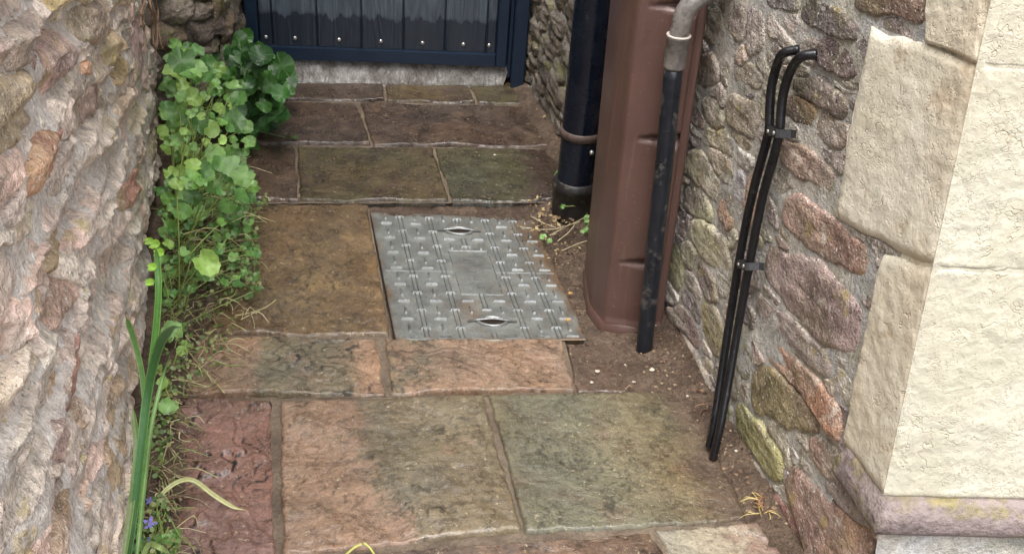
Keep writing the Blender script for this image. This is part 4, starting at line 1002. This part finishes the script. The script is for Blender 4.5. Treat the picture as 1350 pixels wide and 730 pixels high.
def thin_pipe():
    nf = _nf if _nf[1] < 0 else -_nf
    off = nf*.055
    def at(x, y):
        r = ray(x, y); t = np.dot(_A1+off-CAM, _nf)/np.dot(r, _nf); return CAM+r*t
    b = gp(850, 462); b[2] = 0
    root = empty('waste_pipe', b, 'thin black waste pipe with grey metal elbow in front of brown casing', 'pipe')
    top = at(889, 88); b0 = b+(b-top)*.0; b0 = b0+np.array([0, 0, -.03])
    P = np.array([b0+(top-b0)*t for t in np.linspace(0, 1, 30)]); P += .0012*np.stack([pn(P*8), pn(P*8+5), 0*P[:, 0]], -1)
    rad = np.full(30, .0192); mb = MB(); mb.tube(P, rad, 20); mb.build('pipe_shaft', M_CABLE2, root)
    t2 = at(895, 47); mb = MB(); C = np.array([top+(t2-top)*t for t in (-.06, 0.0, .02, .9, .93, .97, 1.0)])
    mb.tube(C, [.0193, .0225, .0225, .0225, .024, .024, .0215], 20); mb.build('coupling', M_LEAD, root)
    e = [t2, at(898, 34), at(903, 17)-nf*.002, at(915, 4)-nf*.01, at(934, -3)-nf*.035, at(955, -6)-nf*.07, at(975, -8)-nf*.12]
    E_ = catmull(e, 6); mb = MB(); mb.tube(E_, .0195+.0008*pn(E_*60), 18); mb.build('elbow', M_LEAD, root)
    mb = MB(); q = t2; a = (t2-top)/np.linalg.norm(t2-top); mb.tube([q-a*.001, q+a*.002], .0245, 20); mb.build('joint_ring', M_PALE, root)
M_PALE = mat_plain('chalky sealant', S(190, 180, 170), .6, .1)
M_CABLE2 = mat_plain('scuffed black pipe', S(26, 30, 38), .33, .2, 60, .25, dirt=(S(110, 104, 98), .56, .5))
thin_pipe()

def cables():
    c1 = [(1040, 66), (1034, 70), (1026, 82), (1018, 110), (1015, 140), (1014, 170), (1009, 192), (991, 260), (976, 335), (963, 415), (951, 495), (941, 560), (935, 588)]
    c2 = [(1063, 72), (1057, 75), (1044, 90), (1034, 118), (1030, 145), (1028, 172), (1022, 200), (1005, 262), (989, 343), (974, 425), (962, 495), (950, 560), (940, 604)]
    for pts, lab in ((c1, 'black rigid cable on the wall, the left one of the clipped pair'), (c2, 'black rigid cable on the wall, the right one of the clipped pair')):
        P = []
        for x, y in pts: P.append(RW.at(x, y, .030+.042*sstep(430, 605, np.array(float(y)))))
        P = np.array(P); P[0] -= RW.n*.02; Pc = catmull(P, 7); r = np.full(len(Pc), .0085); r[0:3] = [.0088, .0092, .009]
        mb = MB(); mb.tube(Pc, r, 14); o = mb.build('wall_cable', M_CABLE); tag(o, lab, 'cable', 'pair of black cables clipped to the house wall')
    for (x, y, lab) in ((1025, 174, 'upper dull metal clip holding the black cable pair to the wall'), (985, 349, 'lower dull metal clip holding the black cable pair to the wall')):
        c = RW.at(x, y, .03); ax = RW.at(x+10, y+3, .03)-RW.at(x-10, y-3, .03); ax /= np.linalg.norm(ax); dn = RW.at(x-2, y+8, .03)-c; dn -= ax*(dn @ ax); dn /= np.linalg.norm(dn); n = np.cross(ax, dn); n = n if n @ RW.n > 0 else -n
        root = empty('cable_clip', c, lab, 'cable clip', 'clips on the black cables')
        V = []; F = []
        prof = [(-.034, -.018), (-.026, -.014), (-.0225, .004), (-.017, .0105), (-.006, .0112), (0, .0085), (.006, .0112), (.017, .0105), (.0225, .004), (.026, -.014), (.034, -.018)]
        for k in (-1, 1):
            for (a, h) in prof: V.append(c+ax*a+n*h+dn*.0075*k)
            for (a, h) in prof: V.append(c+ax*a*1.02+n*(h+.0018)+dn*.0075*k)
        m = len(prof)
        for i in range(m-1):
            F.append([m+i, m+i+1, 3*m+i+1, 3*m+i]); F.append([i, 2*m+i, 2*m+i+1, i+1]); F.append([i, i+1, m+i+1, m+i]); F.append([2*m+i, 3*m+i, 3*m+i+1, 2*m+i+1])
        mk('clip_band', V, F, M_CLIP, root, False)
        for a in (-.011, .011):
            mb = MB(); q = c+ax*a+n*.0125; mb.tube([q, q+n*.0025], [.0042, .0034], 10); mb.build('screw_head', M_SCREW, root)
cables()

# ================================================================== PLANTS
def leafmesh(name, kind, seed):
    r = random.Random(seed); n = 30; V = [(0, 0, 0)]; F = []
    for ring, k in ((1, .5), (2, 1.0)):
        for q in range(n):
            a = 2*math.pi*q/n - math.pi
            if kind == 'round': rad = 1*(1-.42*math.exp(-((abs(a)-math.pi)/.30)**2))*(1+.055*(math.cos(a*10) if ring == 2 else 0))*(1+.06*math.sin(2*a+seed))
            elif kind == 'lobed': rad = (1-.45*math.exp(-((abs(a)-math.pi)/.35)**2))*(1+.07*math.cos(a*5))*(1+.04*math.cos(a*15))
            else: rad = (.80+.32*max(0, math.cos(a))**3)*(1-.35*math.exp(-((abs(a)-math.pi)/.3)**2))*(1+.03*math.cos(a*12))
            x, y = rad*k*math.cos(a), rad*k*math.sin(a)
            z = .18*k*k+.14*math.sin(3*a+seed)*k*k+.10*math.sin(2*a+seed*2.3)*k-.10*abs(y)*(-1 if kind == 'round' else 1)+r.uniform(-.025, .025)
            V.append((x, y, z))
    F = [[0, 1+q, 1+(q+1) % n] for q in range(n)]+[[1+q, 1+n+q, 1+n+(q+1) % n, 1+(q+1) % n] for q in range(n)]
    me = bpy.data.meshes.new(name); me.from_pydata(V, [], F); me.polygons.foreach_set('use_smooth', [True]*len(F)); return me
def plant(rootname, loc, label, cat, spots, meshes, mat, cols, stemcol, group=None, stem_r=.0016, rnd=None, roots=None):
    root = empty(rootname, loc, label, cat, group); rnd = rnd or random.Random(1); ms = []
    for me in meshes:
        m2 = me.copy(); m2.materials.append(mat); ms.append(m2)
    mb = MB()
    for (P, size, nrm) in spots:
        o = bpy.data.objects.new('leaf', rnd.choice(ms)); COL.objects.link(o)
        q = Vector(nrm).normalized().to_track_quat('Z', 'Y').to_matrix().to_4x4() @ Matrix.Rotation(rnd.uniform(0, 6.28), 4, 'Z')
        s = size*rnd.uniform(.85, 1.15); o.parent = root
        o.matrix_local = Matrix.Translation(Vector(P)-Vector(loc)) @ q @ Matrix.Diagonal((s, s*rnd.uniform(.85, 1.05), s*rnd.uniform(.6, 1.5), 1))
        c = rnd.choice(cols); k = rnd.uniform(.75, 1.25); o.color = (c[0]*k, c[1]*k, c[2]*k, 1)
        if stemcol is not None and rnd.random() < .4:
            b = roots(np.array(P), rnd); mid = (np.array(P)+b)/2+np.array([rnd.uniform(-.02, .03), rnd.uniform(-.03, .02), rnd.uniform(.0, .05)])
            mb.tube(catmull([b, mid, np.array(P)], 4), np.linspace(stem_r*1.3, stem_r*.8, 9), 5, stemcol)
    if stemcol is not None and mb.V: tag(mb.build('stems', M_GRASS, root), kind='stuff')
    return root
LM = [leafmesh('round_leaf', 'round', k) for k in range(4)]+[leafmesh('lobed_leaf', 'lobed', k) for k in range(3)]; LD = [leafmesh('heart_leaf', 'heart', k) for k in range(3)]
def sample(poly, n, dmin, dmax, zmax, rnd, s_rng, zpow=1.0, tries=60000):
    out = []
    for _ in range(tries):
        if len(out) >= n: break
        s = rnd.uniform(*s_rng); d = rnd.uniform(dmin, dmax); z = .01+zmax*rnd.random()**zpow
        P = LW.P(s, z, d); q = proj(P)
        if inpoly(q, poly): out.append(P)
    return out
rp = random.Random(31)
# pale round-leaved creeper along the wall foot
bell_poly = [(214, 60), (238, 38), (268, 52), (296, 70), (300, 95), (318, 110), (332, 128), (328, 180), (330, 225), (335, 250), (322, 262), (318, 300), (292, 340), (262, 362), (240, 342), (216, 330), (208, 270), (216, 200), (212, 120)]
pts = sample(bell_poly, 285, .015, .27, .36, rp, (.7, 2.1), .9)
spots = []
for P in pts:
    big = rp.random(); size = .009+.017*big**2
    if proj(P)[1] < 130 and rp.random() < .5: size *= 1.35
    spots.append((P, size, (rp.uniform(-.2, .7), rp.uniform(-1.1, -.1), rp.uniform(.35, 1.1))))
for (x, y, sz_, d) in ((240, 80, .030, .14), (274, 88, .034, .16), (306, 214, .038, .17), (228, 150, .026, .08), (232, 185, .024, .08), (255, 130, .022, .13), (272, 347, .026, .16), (322, 135, .026, .18), (318, 240, .03, .18), (262, 165, .028, .14), (222, 262, .02, .06), (240, 268, .02, .08)):
    P = LW.at(x, y, d)
    if P[2] < .012: P = gp(x, y, .03)
    spots.append((P, sz_, (rp.uniform(-.1, .4), rp.uniform(-1.0, -.5), .7)))
def rootL(P, r):
    s = (P-LW.A) @ LW.e; return LW.P(s+r.uniform(-.08, .08), .0+max(0, P[2]*r.uniform(0, .45)), .03+r.uniform(0, .06))
g1, g2, g3, g4 = S(100, 142, 70), S(122, 160, 90), S(80, 121, 60), S(136, 168, 84)
plant('creeping_bellflower', LW.P(1.3, 0, .08), 'pale green scallop-leaved creeper spilling along the foot of the left wall', 'plant', spots, LM, M_LEAF, [g1, g2, g3, g4, g1, g2, g3, g4, S(104, 146, 66)], S(150, 170, 90)[:3], rnd=rp, roots=rootL)
# small-leaved trailing growth lower down
tr_poly = [(212, 225), (330, 225), (342, 262), (338, 320), (345, 385), (318, 392), (300, 372), (262, 380), (240, 400), (214, 400), (208, 300)]
pts = sample(tr_poly, 270, .02, .30, .17, rp, (.55, 1.6), 1.2)
spots = [(P, rp.uniform(.006, .0135), (rp.uniform(-.3, .8), rp.uniform(-1.1, .0), rp.uniform(.35, 1.1))) for P in pts]
plant('trailing_creeper', LW.P(1.0, 0, .1), 'mass of small green leaves trailing over dry stems below the scallop-leaved creeper', 'plant', spots, LM, M_LEAF, [g1, g2, g3, S(86, 116, 60)], S(140, 150, 88)[:3], rnd=rp, roots=rootL, stem_r=.0012)
# dark leafy clump next to the gate
dk_poly = [(296, 110), (302, 62), (322, 50), (345, 66), (372, 84), (384, 110), (378, 135), (372, 158), (360, 182), (335, 190), (318, 186), (300, 165)]
pts = []
for _ in range(40000):
    if len(pts) >= 120: break
    P = np.array([rp.uniform(-1.08, -.70), rp.uniform(2.75, 3.35), .01+.33*rp.random()])
    if inpoly(proj(P), dk_poly): pts.append(P)
spots = [(P, rp.uniform(.02, .044), (rp.uniform(-.4, .5), rp.uniform(-1.0, .0), rp.uniform(.3, 1.1))) for P in pts]
spots += [(gp(358, 143, .04), .024, (0, -.5, 1))]
d1, d2, d3 = S(50, 92, 38), S(64, 108, 46), S(38, 76, 34)
plant('dark_leafy_clump', gp(335, 165), 'dark green glossy leafy clump beside the navy gate', 'plant', spots, LD, M_LEAFD, [d1, d2, d3], S(80, 120, 60)[:3], rnd=rp, roots=lambda P, r: np.array([-.93+r.uniform(-.08, .08), 3.0+r.uniform(-.1, .12), 0]))
# trailing runner onto the slab
mb = MB(); mb.tube(catmull([gp(330, 175, .03), gp(345, 174, .02), gp(362, 178, .012), gp(376, 181, .010)], 5), .0018, 5, S(120, 140, 90))
run = mb.build('plant_runner', M_GRASS); tag(run, 'thin runner with a single leaf lying on the slab by the dark clump', 'runner')
lm = LD[0].copy(); lm.materials.append(M_LEAFD); lf = bpy.data.objects.new('leaf', lm); COL.objects.link(lf); lf.parent = run; lf.color = d2
lf.matrix_local = Matrix.Translation(Vector(gp(382, 181, .014))-Vector(run.location)) @ Matrix.Rotation(-.4, 4, 'X') @ Matrix.Diagonal((.022, .016, .018, 1))

# fine creeping foliage and dry stems (uncountable)
def fine_foliage():
    rnd = random.Random(12); mb = MB()
    polys = [([(280, 240), (330, 236), (352, 252), (344, 290), (340, 330), (345, 385), (318, 400), (290, 380), (250, 372), (240, 335), (285, 330)], 650), ([(212, 330), (300, 330), (312, 420), (300, 470), (250, 505), (215, 520), (205, 430)], 420),
             ([(200, 520), (232, 505), (236, 545), (205, 640), (196, 600)], 170), ([(176, 690), (215, 640), (238, 720), (225, 745), (180, 745)], 220), ([(300, 350), (345, 250), (356, 262), (338, 300), (342, 380)], 180)]
    cols = [S(96, 124, 62), S(116, 140, 76), S(130, 140, 84), S(76, 106, 52), S(144, 148, 94)]
    for poly, n in polys:
        xs = [p[0] for p in poly]; ys = [p[1] for p in poly]; k = 0
        while k < n:
            x, y = rnd.uniform(min(xs), max(xs)), rnd.uniform(min(ys), max(ys))
            if not inpoly((x, y), poly): continue
            k += 1; g = gp(x, y, .0); dl = (g-LW.A) @ LW.n; z = rnd.uniform(.0, .07); P = gp(x, y, z)
            r = rnd.uniform(.0025, .0065); nrm = np.array([rnd.uniform(-.6, .8), rnd.uniform(-1, .3), 1.0]); nrm /= np.linalg.norm(nrm)
            a = np.cross(nrm, [0, 0, 1]); a /= np.linalg.norm(a)+1e-9; b = np.cross(nrm, a); th = rnd.uniform(0, 6.28); a, b = a*math.cos(th)+b*math.sin(th), -a*math.sin(th)+b*math.cos(th)
            mb.add([P+a*r, P+.7*b*r+.5*a*r, P+.7*b*r-.4*a*r, P-a*r*.9, P-.7*b*r-.4*a*r, P-.7*b*r+.5*a*r], [[0, 1, 2, 3, 4, 5]], rnd.choice(cols))
    o = mb.build('ground_foliage', M_GRASS, None, False); tag(o, 'tiny yellow-green leaves creeping over the soil at the left wall foot', 'ground cover', kind='stuff')
    mb = MB(); sc = [S(172, 164, 118), S(150, 140, 100), S(130, 142, 84), S(118, 98, 74), S(184, 174, 138), S(100, 80, 60)]
    for (poly, n, L, zt) in (([(216, 300), (330, 330), (325, 440), (300, 480), (240, 515), (212, 500)], 150, .065, .05), ([(200, 510), (240, 510), (250, 560), (240, 620), (225, 670), (196, 690), (192, 600)], 110, .06, .045), ([(222, 230), (318, 200), (320, 330), (216, 330)], 80, .11, .16), ([(190, 620), (225, 620), (240, 735), (185, 745)], 70, .07, .04)):
        xs = [p[0] for p in poly]; ys = [p[1] for p in poly]; k = 0
        while k < n:
            x, y = rnd.uniform(min(xs), max(xs)), rnd.uniform(min(ys), max(ys))
            if not inpoly((x, y), poly): continue
            k += 1; z = rnd.uniform(.0, zt); P = gp(x, y, z); th = rnd.gauss(-1.1, .9); l = L*rnd.uniform(.4, 1.3)
            dv = np.array([math.cos(th), math.sin(th), 0])*l; z2 = rnd.uniform(-.6, .5)*z
            mid = P+dv*.5+np.array([rnd.uniform(-.012, .012), rnd.uniform(-.012, .012), rnd.uniform(-.005, .02)]); en = P+dv; en[2] = max(.002, z+z2)
            mb.tube(catmull([P, mid, en], 3), np.linspace(.0015, .0008, 7)*rnd.uniform(.7, 1.4), 4, rnd.choice(sc), False)
    # a few long strays
    for pts_ in ([(310, 416), (330, 412), (350, 405), (364, 395)], [(250, 465), (262, 480), (285, 505), (296, 518)], [(335, 330), (336, 360), (338, 378)], [(305, 425), (318, 432), (325, 436)], [(300, 450), (312, 446), (322, 448)]):
        mb.tube(catmull([gp(x, y, .02) for x, y in pts_], 5), .0014, 5, sc[0], False)
    o = mb.build('dry_stems', M_VC); tag(o, 'tangle of dry straw-coloured stems at the foot of the left wall', 'dry stems', kind='stuff')
fine_foliage()

# strap-leaved plant in the foreground
def blade(mb, P, w, cols, fold=.25, rev=False):
    Pc = catmull(P, 7); m = len(Pc); T = np.gradient(Pc, axis=0); T /= np.linalg.norm(T, axis=1)[:, None]; V = []; C = []
    view = CAM-Pc.mean(0); view /= np.linalg.norm(view)
    for i in range(m):
        t = i/(m-1); ww = w*(.55+.45*sstep(0, .25, np.array(t)))*float(1-sstep(.72, 1.0, np.array(t))*.93)
        sd_ = np.cross(T[i], view); sd_ /= np.linalg.norm(sd_); nn = np.cross(sd_, T[i])
        for k in range(13):
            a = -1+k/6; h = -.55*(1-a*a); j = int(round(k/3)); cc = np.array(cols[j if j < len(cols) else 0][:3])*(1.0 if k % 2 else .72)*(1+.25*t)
            V.append(Pc[i]+sd_*ww*a+nn*ww*h*fold*2); C.append(cc)
    return np.array(V), gridF(m, 13), np.array(C)
def strap_plant():
    b = gp(172, 745); root = empty('strap_leaf_plant', b, 'tall green strap-leaved plant growing at the near foot of the left wall', 'plant')
    dg, lg, yg = S(78, 124, 70), S(112, 156, 88), S(156, 180, 112)
    def P(x, y, d):
        q = LW.at(x, y, d); return q
    bl = [([(166, 760, .02), (176, 680, .03), (186, 590, .05), (196, 510, .07), (210, 455, .10), (226, 434, .13), (238, 431, .15)], .0078, [lg, dg, dg, S(74, 122, 64), lg]),
          ([(190, 540, .05), (200, 480, .06), (206, 430, .06), (209, 380, .06), (207, 340, .06), (205, 325, .06)], .0068, [S(120, 170, 84), S(92, 144, 66), S(104, 156, 74), S(92, 144, 66), S(136, 180, 96)]),
          ([(192, 560, .04), (188, 500, .04), (180, 460, .035), (170, 428, .03), (166, 418, .03)], .0052, [yg, lg, lg, lg, yg]),
          ([(160, 760, .02), (168, 700, .025), (176, 640, .03), (180, 590, .035), (176, 550, .035), (175, 536, .035)], .0055, [yg, S(150, 160, 120), S(160, 166, 130), lg, yg]),
          ([(178, 760, .04), (184, 700, .05), (190, 640, .05), (200, 560, .06), (214, 500, .08), (224, 468, .1)], .004, [lg, lg, yg, lg, lg]),
          ([(182, 750, .05), (196, 718, .07), (212, 722, .09), (226, 730, .1)], .004, [yg]*5)]
    for pts_, wd, cs in bl:
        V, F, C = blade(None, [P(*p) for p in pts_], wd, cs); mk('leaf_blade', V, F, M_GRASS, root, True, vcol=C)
    # young shoot leaves at the top of the pale blade
    for (x, y, s_) in ((203, 322, .012), (209, 333, .012), (196, 318, .009), (200, 352, .01), (197, 372, .009)):
        me = LM[0].copy(); me.materials.append(M_LEAF); o = bpy.data.objects.new('leaf', me); COL.objects.link(o); o.parent = root; o.color = S(150, 196, 70)
        q = Vector((.3, -.8, .7)).normalized().to_track_quat('Z', 'Y').to_matrix().to_4x4()
        o.matrix_local = Matrix.Translation(Vector(P(x, y, .06))-Vector(b)) @ q @ Matrix.Diagonal((s_, s_*.8, s_, 1))
strap_plant()
V, F, C = blade(None, [gp(206, 668, .03), gp(216, 648, .05), gp(236, 634, .06), (gp(256, 633, .06)), gp(282, 652, .035), gp(308, 668, .014), gp(325, 672, .010)], .0042, [S(190, 190, 130), S(206, 204, 150), S(176, 180, 116), S(206, 204, 150), S(190, 190, 130)])
o = mk('bent_grass_blade', V, F, M_GRASS, vcol=C); tag(o, 'pale dead blade arching over the red slab', 'grass blade')
mb = MB(); mb.tube(catmull([gp(452, 735, .006), gp(466, 722, .02), gp(480, 715, .03)], 4)[:-1], .0024, 5, S(196, 196, 110)); mb.tube([gp(480, 715, .03), gp(488, 722, .015), gp(497, 736, .006)], .0022, 5, S(196, 196, 110))
o = mb.build('straw', M_VC); tag(o, 'kinked yellow straw lying on the joint at the bottom edge', 'straw')

def bellflower():
    b = gp(196, 706); root = empty('violet_flower_plant', b, 'small plant with star-shaped violet flowers at the lower left', 'plant')
    rnd = random.Random(3)
    for (x, y, s_, z) in ((197, 690, .0135, .05), (196, 714, .0115, .04), (197, 660, .008, .04)):
        c = gp(x, y, z); V = [c]; F = []; C = [c3(S(150, 140, 200))]; view = CAM-c; view /= np.linalg.norm(view); n = view*.7+np.array([.5, -.3, .3]); n /= np.linalg.norm(n)
        a = np.cross(n, UPV); a /= np.linalg.norm(a); bb = np.cross(n, a)
        for k in range(5):
            th = 2*math.pi*k/5+.3; d = a*math.cos(th)+bb*math.sin(th); e = -a*math.sin(th)+bb*math.cos(th); i0 = len(V)
            for (r_, w_, h) in ((.25, .16, .05), (.6, .26, .12), (1.05, .03, .02)):
                V += [c+d*s_*r_-e*s_*w_+n*s_*h, c+d*s_*r_+n*s_*(h-.05), c+d*s_*r_+e*s_*w_+n*s_*h]; C += [c3(S(146, 136, 216))]*3
            F += [[0, i0+1, i0], [0, i0+2, i0+1]]
            for q in range(2): F += [[i0+q*3, i0+q*3+1, i0+q*3+4, i0+q*3+3], [i0+q*3+1, i0+q*3+2, i0+q*3+5, i0+q*3+4]]
        f = mk('flower', V, F, M_GRASS, root, True, vcol=np.array(C))
    for k in range(14):
        x, y = rnd.uniform(178, 232), rnd.uniform(690, 742); me = rnd.choice(LM).copy(); me.materials.append(M_LEAF); o = bpy.data.objects.new('leaf', me); COL.objects.link(o); o.parent = root; o.color = rnd.choice([g1, g3, g2])
        q = Vector((rnd.uniform(-.4, .4), -.6, 1)).normalized().to_track_quat('Z', 'Y').to_matrix().to_4x4(); s_ = rnd.uniform(.007, .013)
        o.matrix_local = Matrix.Translation(Vector(gp(x, y, rnd.uniform(.02, .045)))-Vector(b)) @ q @ Matrix.Diagonal((s_, s_, s_, 1))
    mb = MB()
    for k in range(16):
        x, y = rnd.uniform(185, 215), rnd.uniform(690, 740); mb.tube(catmull([gp(x+rnd.uniform(-8, 8), y+25, 0), gp(x, y, .03), gp(x+rnd.uniform(-8, 12), y-rnd.uniform(10, 30), .05)], 3), .0013, 4, S(140, 168, 80))
    mb.build('stems', M_GRASS, root)
bellflower()
# mid-size leaves among the dry stems
r5 = random.Random(77); spots = []
for (x, y, s_) in ((227, 437, .022), (240, 463, .014), (214, 505, .012), (222, 535, .016), (208, 486, .010), (245, 455, .010), (203, 352, .012), (200, 372, .01), (222, 340, .010), (228, 355, .010), (236, 430, .011)):
    spots.append((gp(x, y, .06), s_, (r5.uniform(-.1, .5), -.7, .8)))
plant('young_creeper', gp(225, 480), 'few bright round leaves among the dry stems beside the strap leaves', 'plant', spots, LM, M_LEAF, [g2, g4], S(160, 176, 90)[:3], rnd=r5, roots=lambda P, r: np.array([P[0]+r.uniform(-.03, .02), P[1]+r.uniform(-.03, .03), 0]))

# weed at the downpipe foot, twigs, litter
def weeds():
    rnd = random.Random(6)
    b = gp(765, 285); spots = [(gp(738, 230, .055), .017, (-.3, -.7, .6)), (gp(742, 272, .05), .008, (0, -.7, .7)), (gp(716, 312, .012), .011, (0, -.4, 1)), (gp(724, 318, .012), .009, (0.2, -.4, 1))]
    for k in range(9): spots.append((gp(rnd.uniform(764, 778), rnd.uniform(280, 312), rnd.uniform(.01, .05)), rnd.uniform(.004, .008), (rnd.uniform(-.5, .5), -.6, .8)))
    rt = plant('pipe_foot_weed', b, 'small green weed climbing at the foot of the black downpipe', 'plant', spots, LM, M_LEAF, [g1, g2], S(150, 160, 100)[:3], rnd=rnd, roots=lambda P, r: gp(776+r.uniform(-4, 4), 288+r.uniform(-10, 10), .0))
    mb = MB(); cs = [S(150, 130, 92), S(124, 102, 72), S(98, 76, 56), S(168, 150, 108), S(78, 58, 46), S(86, 66, 50)]
    def flake(x, y, z, s_):
        P = gp(x, y, z); n = np.array([rnd.uniform(-.6, .6), rnd.uniform(-.8, .3), 1]); n /= np.linalg.norm(n); a = np.cross(n, [rnd.uniform(-1, 1), rnd.uniform(-1, 1), 0]); a /= np.linalg.norm(a)+1e-9; b_ = np.cross(n, a)
        mb.add([P+a*s_, P+b_*s_*.5+n*s_*.2, P-a*s_, P-b_*s_*.5], [[0, 1, 2, 3]], rnd.choice(cs))
    for k in range(300):
        t = rnd.random(); x = 694+50*t+rnd.gauss(0, 4+3*t); y = 92+110*t+rnd.gauss(0, 6)
        flake(x, y, rnd.uniform(.0, .02), rnd.uniform(.003, .009))
    for k in range(110): flake(rnd.gauss(722, 16), rnd.gauss(288, 16), rnd.uniform(.0, .015), rnd.uniform(.004, .010))
    for k in range(120): flake(rnd.gauss(740, 16), rnd.gauss(325, 20), rnd.uniform(-.01, .005), rnd.uniform(.002, .006))
    o = mb.build('leaf_litter', M_VC, None, False); tag(o, 'dry brown leaf litter along the foot of the right wall', 'leaf litter', kind='stuff')
    mb = MB()
    for pts_ in ([(682, 298), (705, 302), (730, 302), (752, 296), (776, 284)], [(725, 310), (745, 300), (765, 292)], [(742, 330), (760, 322), (778, 316)], [(735, 318), (750, 306), (758, 296)], [(700, 285), (716, 294), (733, 300)]):
        mb.tube(catmull([gp(x, y, .008+rnd.uniform(0, .012)) for x, y in pts_], 5), .0018, 5, S(170, 156, 126))
    o = mb.build('fallen_twigs', M_VC); tag(o, 'thin pale twigs lying between cover and black downpipe', 'twigs', kind='stuff')
    # roots at the house wall foot
    for (cx, cy, n, L, name, lab) in ((1006, 668, 26, .035, 'dry_root_tuft', 'straw-coloured dry root tuft by the dark red stone at the wall foot'), (945, 525, 22, .035, 'root_fibres', 'thin reddish root fibres at the wall foot behind the black cables'), (882, 440, 18, .03, 'root_wisp', 'brown root wisps in the corner beside the thin waste pipe')):
        mb = MB()
        for k in range(n):
            P = gp(cx+rnd.gauss(0, 9), cy+rnd.gauss(0, 12), rnd.uniform(.0, .03)); th = rnd.uniform(0, 6.28); d = np.array([math.cos(th), math.sin(th), rnd.uniform(-.5, .3)])*L*rnd.uniform(.4, 1.1)
            m_ = P+d*.5+np.array([rnd.uniform(-.008, .008), rnd.uniform(-.008, .008), .004]); en = P+d; en[2] = max(en[2], .0)
            mb.tube(catmull([P, m_, en], 3), np.linspace(.0013, .0006, 7), 4, rnd.choice([S(190, 160, 100), S(160, 116, 84), S(200, 180, 120)] if cy > 600 else [S(150, 104, 80), S(170, 130, 100), S(110, 76, 60)]))
        o = mb.build(name, M_VC); tag(o, lab, 'roots')
    mb = MB()
    for k in range(18):
        P = gp(rnd.gauss(968, 6), rnd.gauss(538, 4), .03+rnd.uniform(0, .02)); s_ = rnd.uniform(.002, .004); mb.add([P+np.array([s_, 0, 0]), P+np.array([0, -s_*.4, s_]), P-np.array([s_, 0, 0]), P-np.array([0, -.3*s_, s_])], [[0, 1, 2, 3]], S(136, 186, 70))
    o = mb.build('seedling', M_GRASS, None, False); tag(o, 'tiny bright green seedling in the wall joint behind the cables', 'seedling')
weeds()
def crumbs():
    rnd = random.Random(15); mb = MB(); ico = []
    g = (1+5**.5)/2; base = np.array([(-1, g, 0), (1, g, 0), (-1, -g, 0), (1, -g, 0), (0, -1, g), (0, 1, g), (0, -1, -g), (0, 1, -g), (g, 0, -1), (g, 0, 1), (-g, 0, -1), (-g, 0, 1)])/1.9
    fc = [(0, 11, 5), (0, 5, 1), (0, 1, 7), (0, 7, 10), (0, 10, 11), (1, 5, 9), (5, 11, 4), (11, 10, 2), (10, 7, 6), (7, 1, 8), (3, 9, 4), (3, 4, 2), (3, 2, 6), (3, 6, 8), (3, 8, 9), (4, 9, 5), (2, 4, 11), (6, 2, 10), (8, 6, 7), (9, 8, 1)]
    zx, zy = np.meshgrid(np.linspace(-1, .9, 240), np.linspace(1.1, 3.3, 280), indexing='ij'); zt_ = gz(zx, zy)
    def crumb(x, y, s_, c):
        P = gp(x, y, 0); P[2] = zt_[int(np.clip((P[0]+1)/1.9*239, 0, 239)), int(np.clip((P[1]-1.1)/2.2*279, 0, 279))]+s_*.4
        V = base*s_*np.array([rnd.uniform(.7, 1.3), rnd.uniform(.7, 1.3), rnd.uniform(.5, .9)])*np.array([[rnd.uniform(.75, 1.2)] for _ in range(12)])+P; mb.add(V, fc, c)
    cs = [S(86, 66, 54), S(106, 84, 66), S(130, 106, 84), S(70, 54, 46), S(150, 130, 104)]
    for k in range(520):
        t = rnd.random(); x = 860+190*t+rnd.gauss(0, 16)-20; y = 405+300*t+rnd.gauss(0, 10); crumb(x-abs(rnd.gauss(0, 14)), y, rnd.uniform(.0012, .0045), rnd.choice(cs))
    for k in range(300): crumb(rnd.uniform(745, 930), rnd.uniform(448, 520), rnd.uniform(.001, .004), rnd.choice(cs))
    for k in range(160): crumb(rnd.uniform(735, 785), rnd.uniform(320, 430), rnd.uniform(.001, .004), rnd.choice(cs))
    for k in range(120): crumb(rnd.uniform(205, 250), rnd.uniform(520, 720), rnd.uniform(.001, .004), rnd.choice(cs))
    o = mb.build('soil_crumbs', M_CRUMB, None, False); tag(o, 'loose soil crumbs and grit scattered along the wall foot', 'grit', kind='stuff')
    white = [(788, 489, .0055), (859, 492, .0065), (780, 503, .004), (836, 503, .0045), (824, 480, .003), (652, 205, .006), (905, 528, .003), (968, 604, .004), (752, 385, .006), (748, 420, .006)]
    for k, (x, y, s_) in enumerate(white):
        mb = MB(); crumb_c = S(196, 188, 170) if k not in (8, 9) else S(190, 150, 96)
        P = gp(x, y, 0); zb = float(gz(P[None, 0], P[None, 1])[0]); P[2] = (max(zb, -.003) if y > 445 or y < 260 else -.006)+s_*.5
        V = base*s_*np.array([1.2, .9, .8])*np.array([[rnd.uniform(.7, 1.2)] for _ in range(12)])+P; mb.add(V, fc, crumb_c)
        o = mb.build('pebble', M_CRUMB, None, False)
        tag(o, ['white chip on soil nearest the access cover corner', 'largest white chip on soil below the thin waste pipe foot', 'small pale chip on soil just below another white chip', 'pale chip on soil midway between two white chips', 'tiny pale chip on soil left of the waste pipe foot', 'white chip on the dark slab behind the access cover', 'tiny pale chip at the right top of the green slab', 'tiny white chip on soil right of the cable ends', 'tan fragment on soil at the right edge of the cover', 'tan fragment on soil at the left of the casing foot'][k], 'pebble', 'chips scattered on the soil')
crumbs()
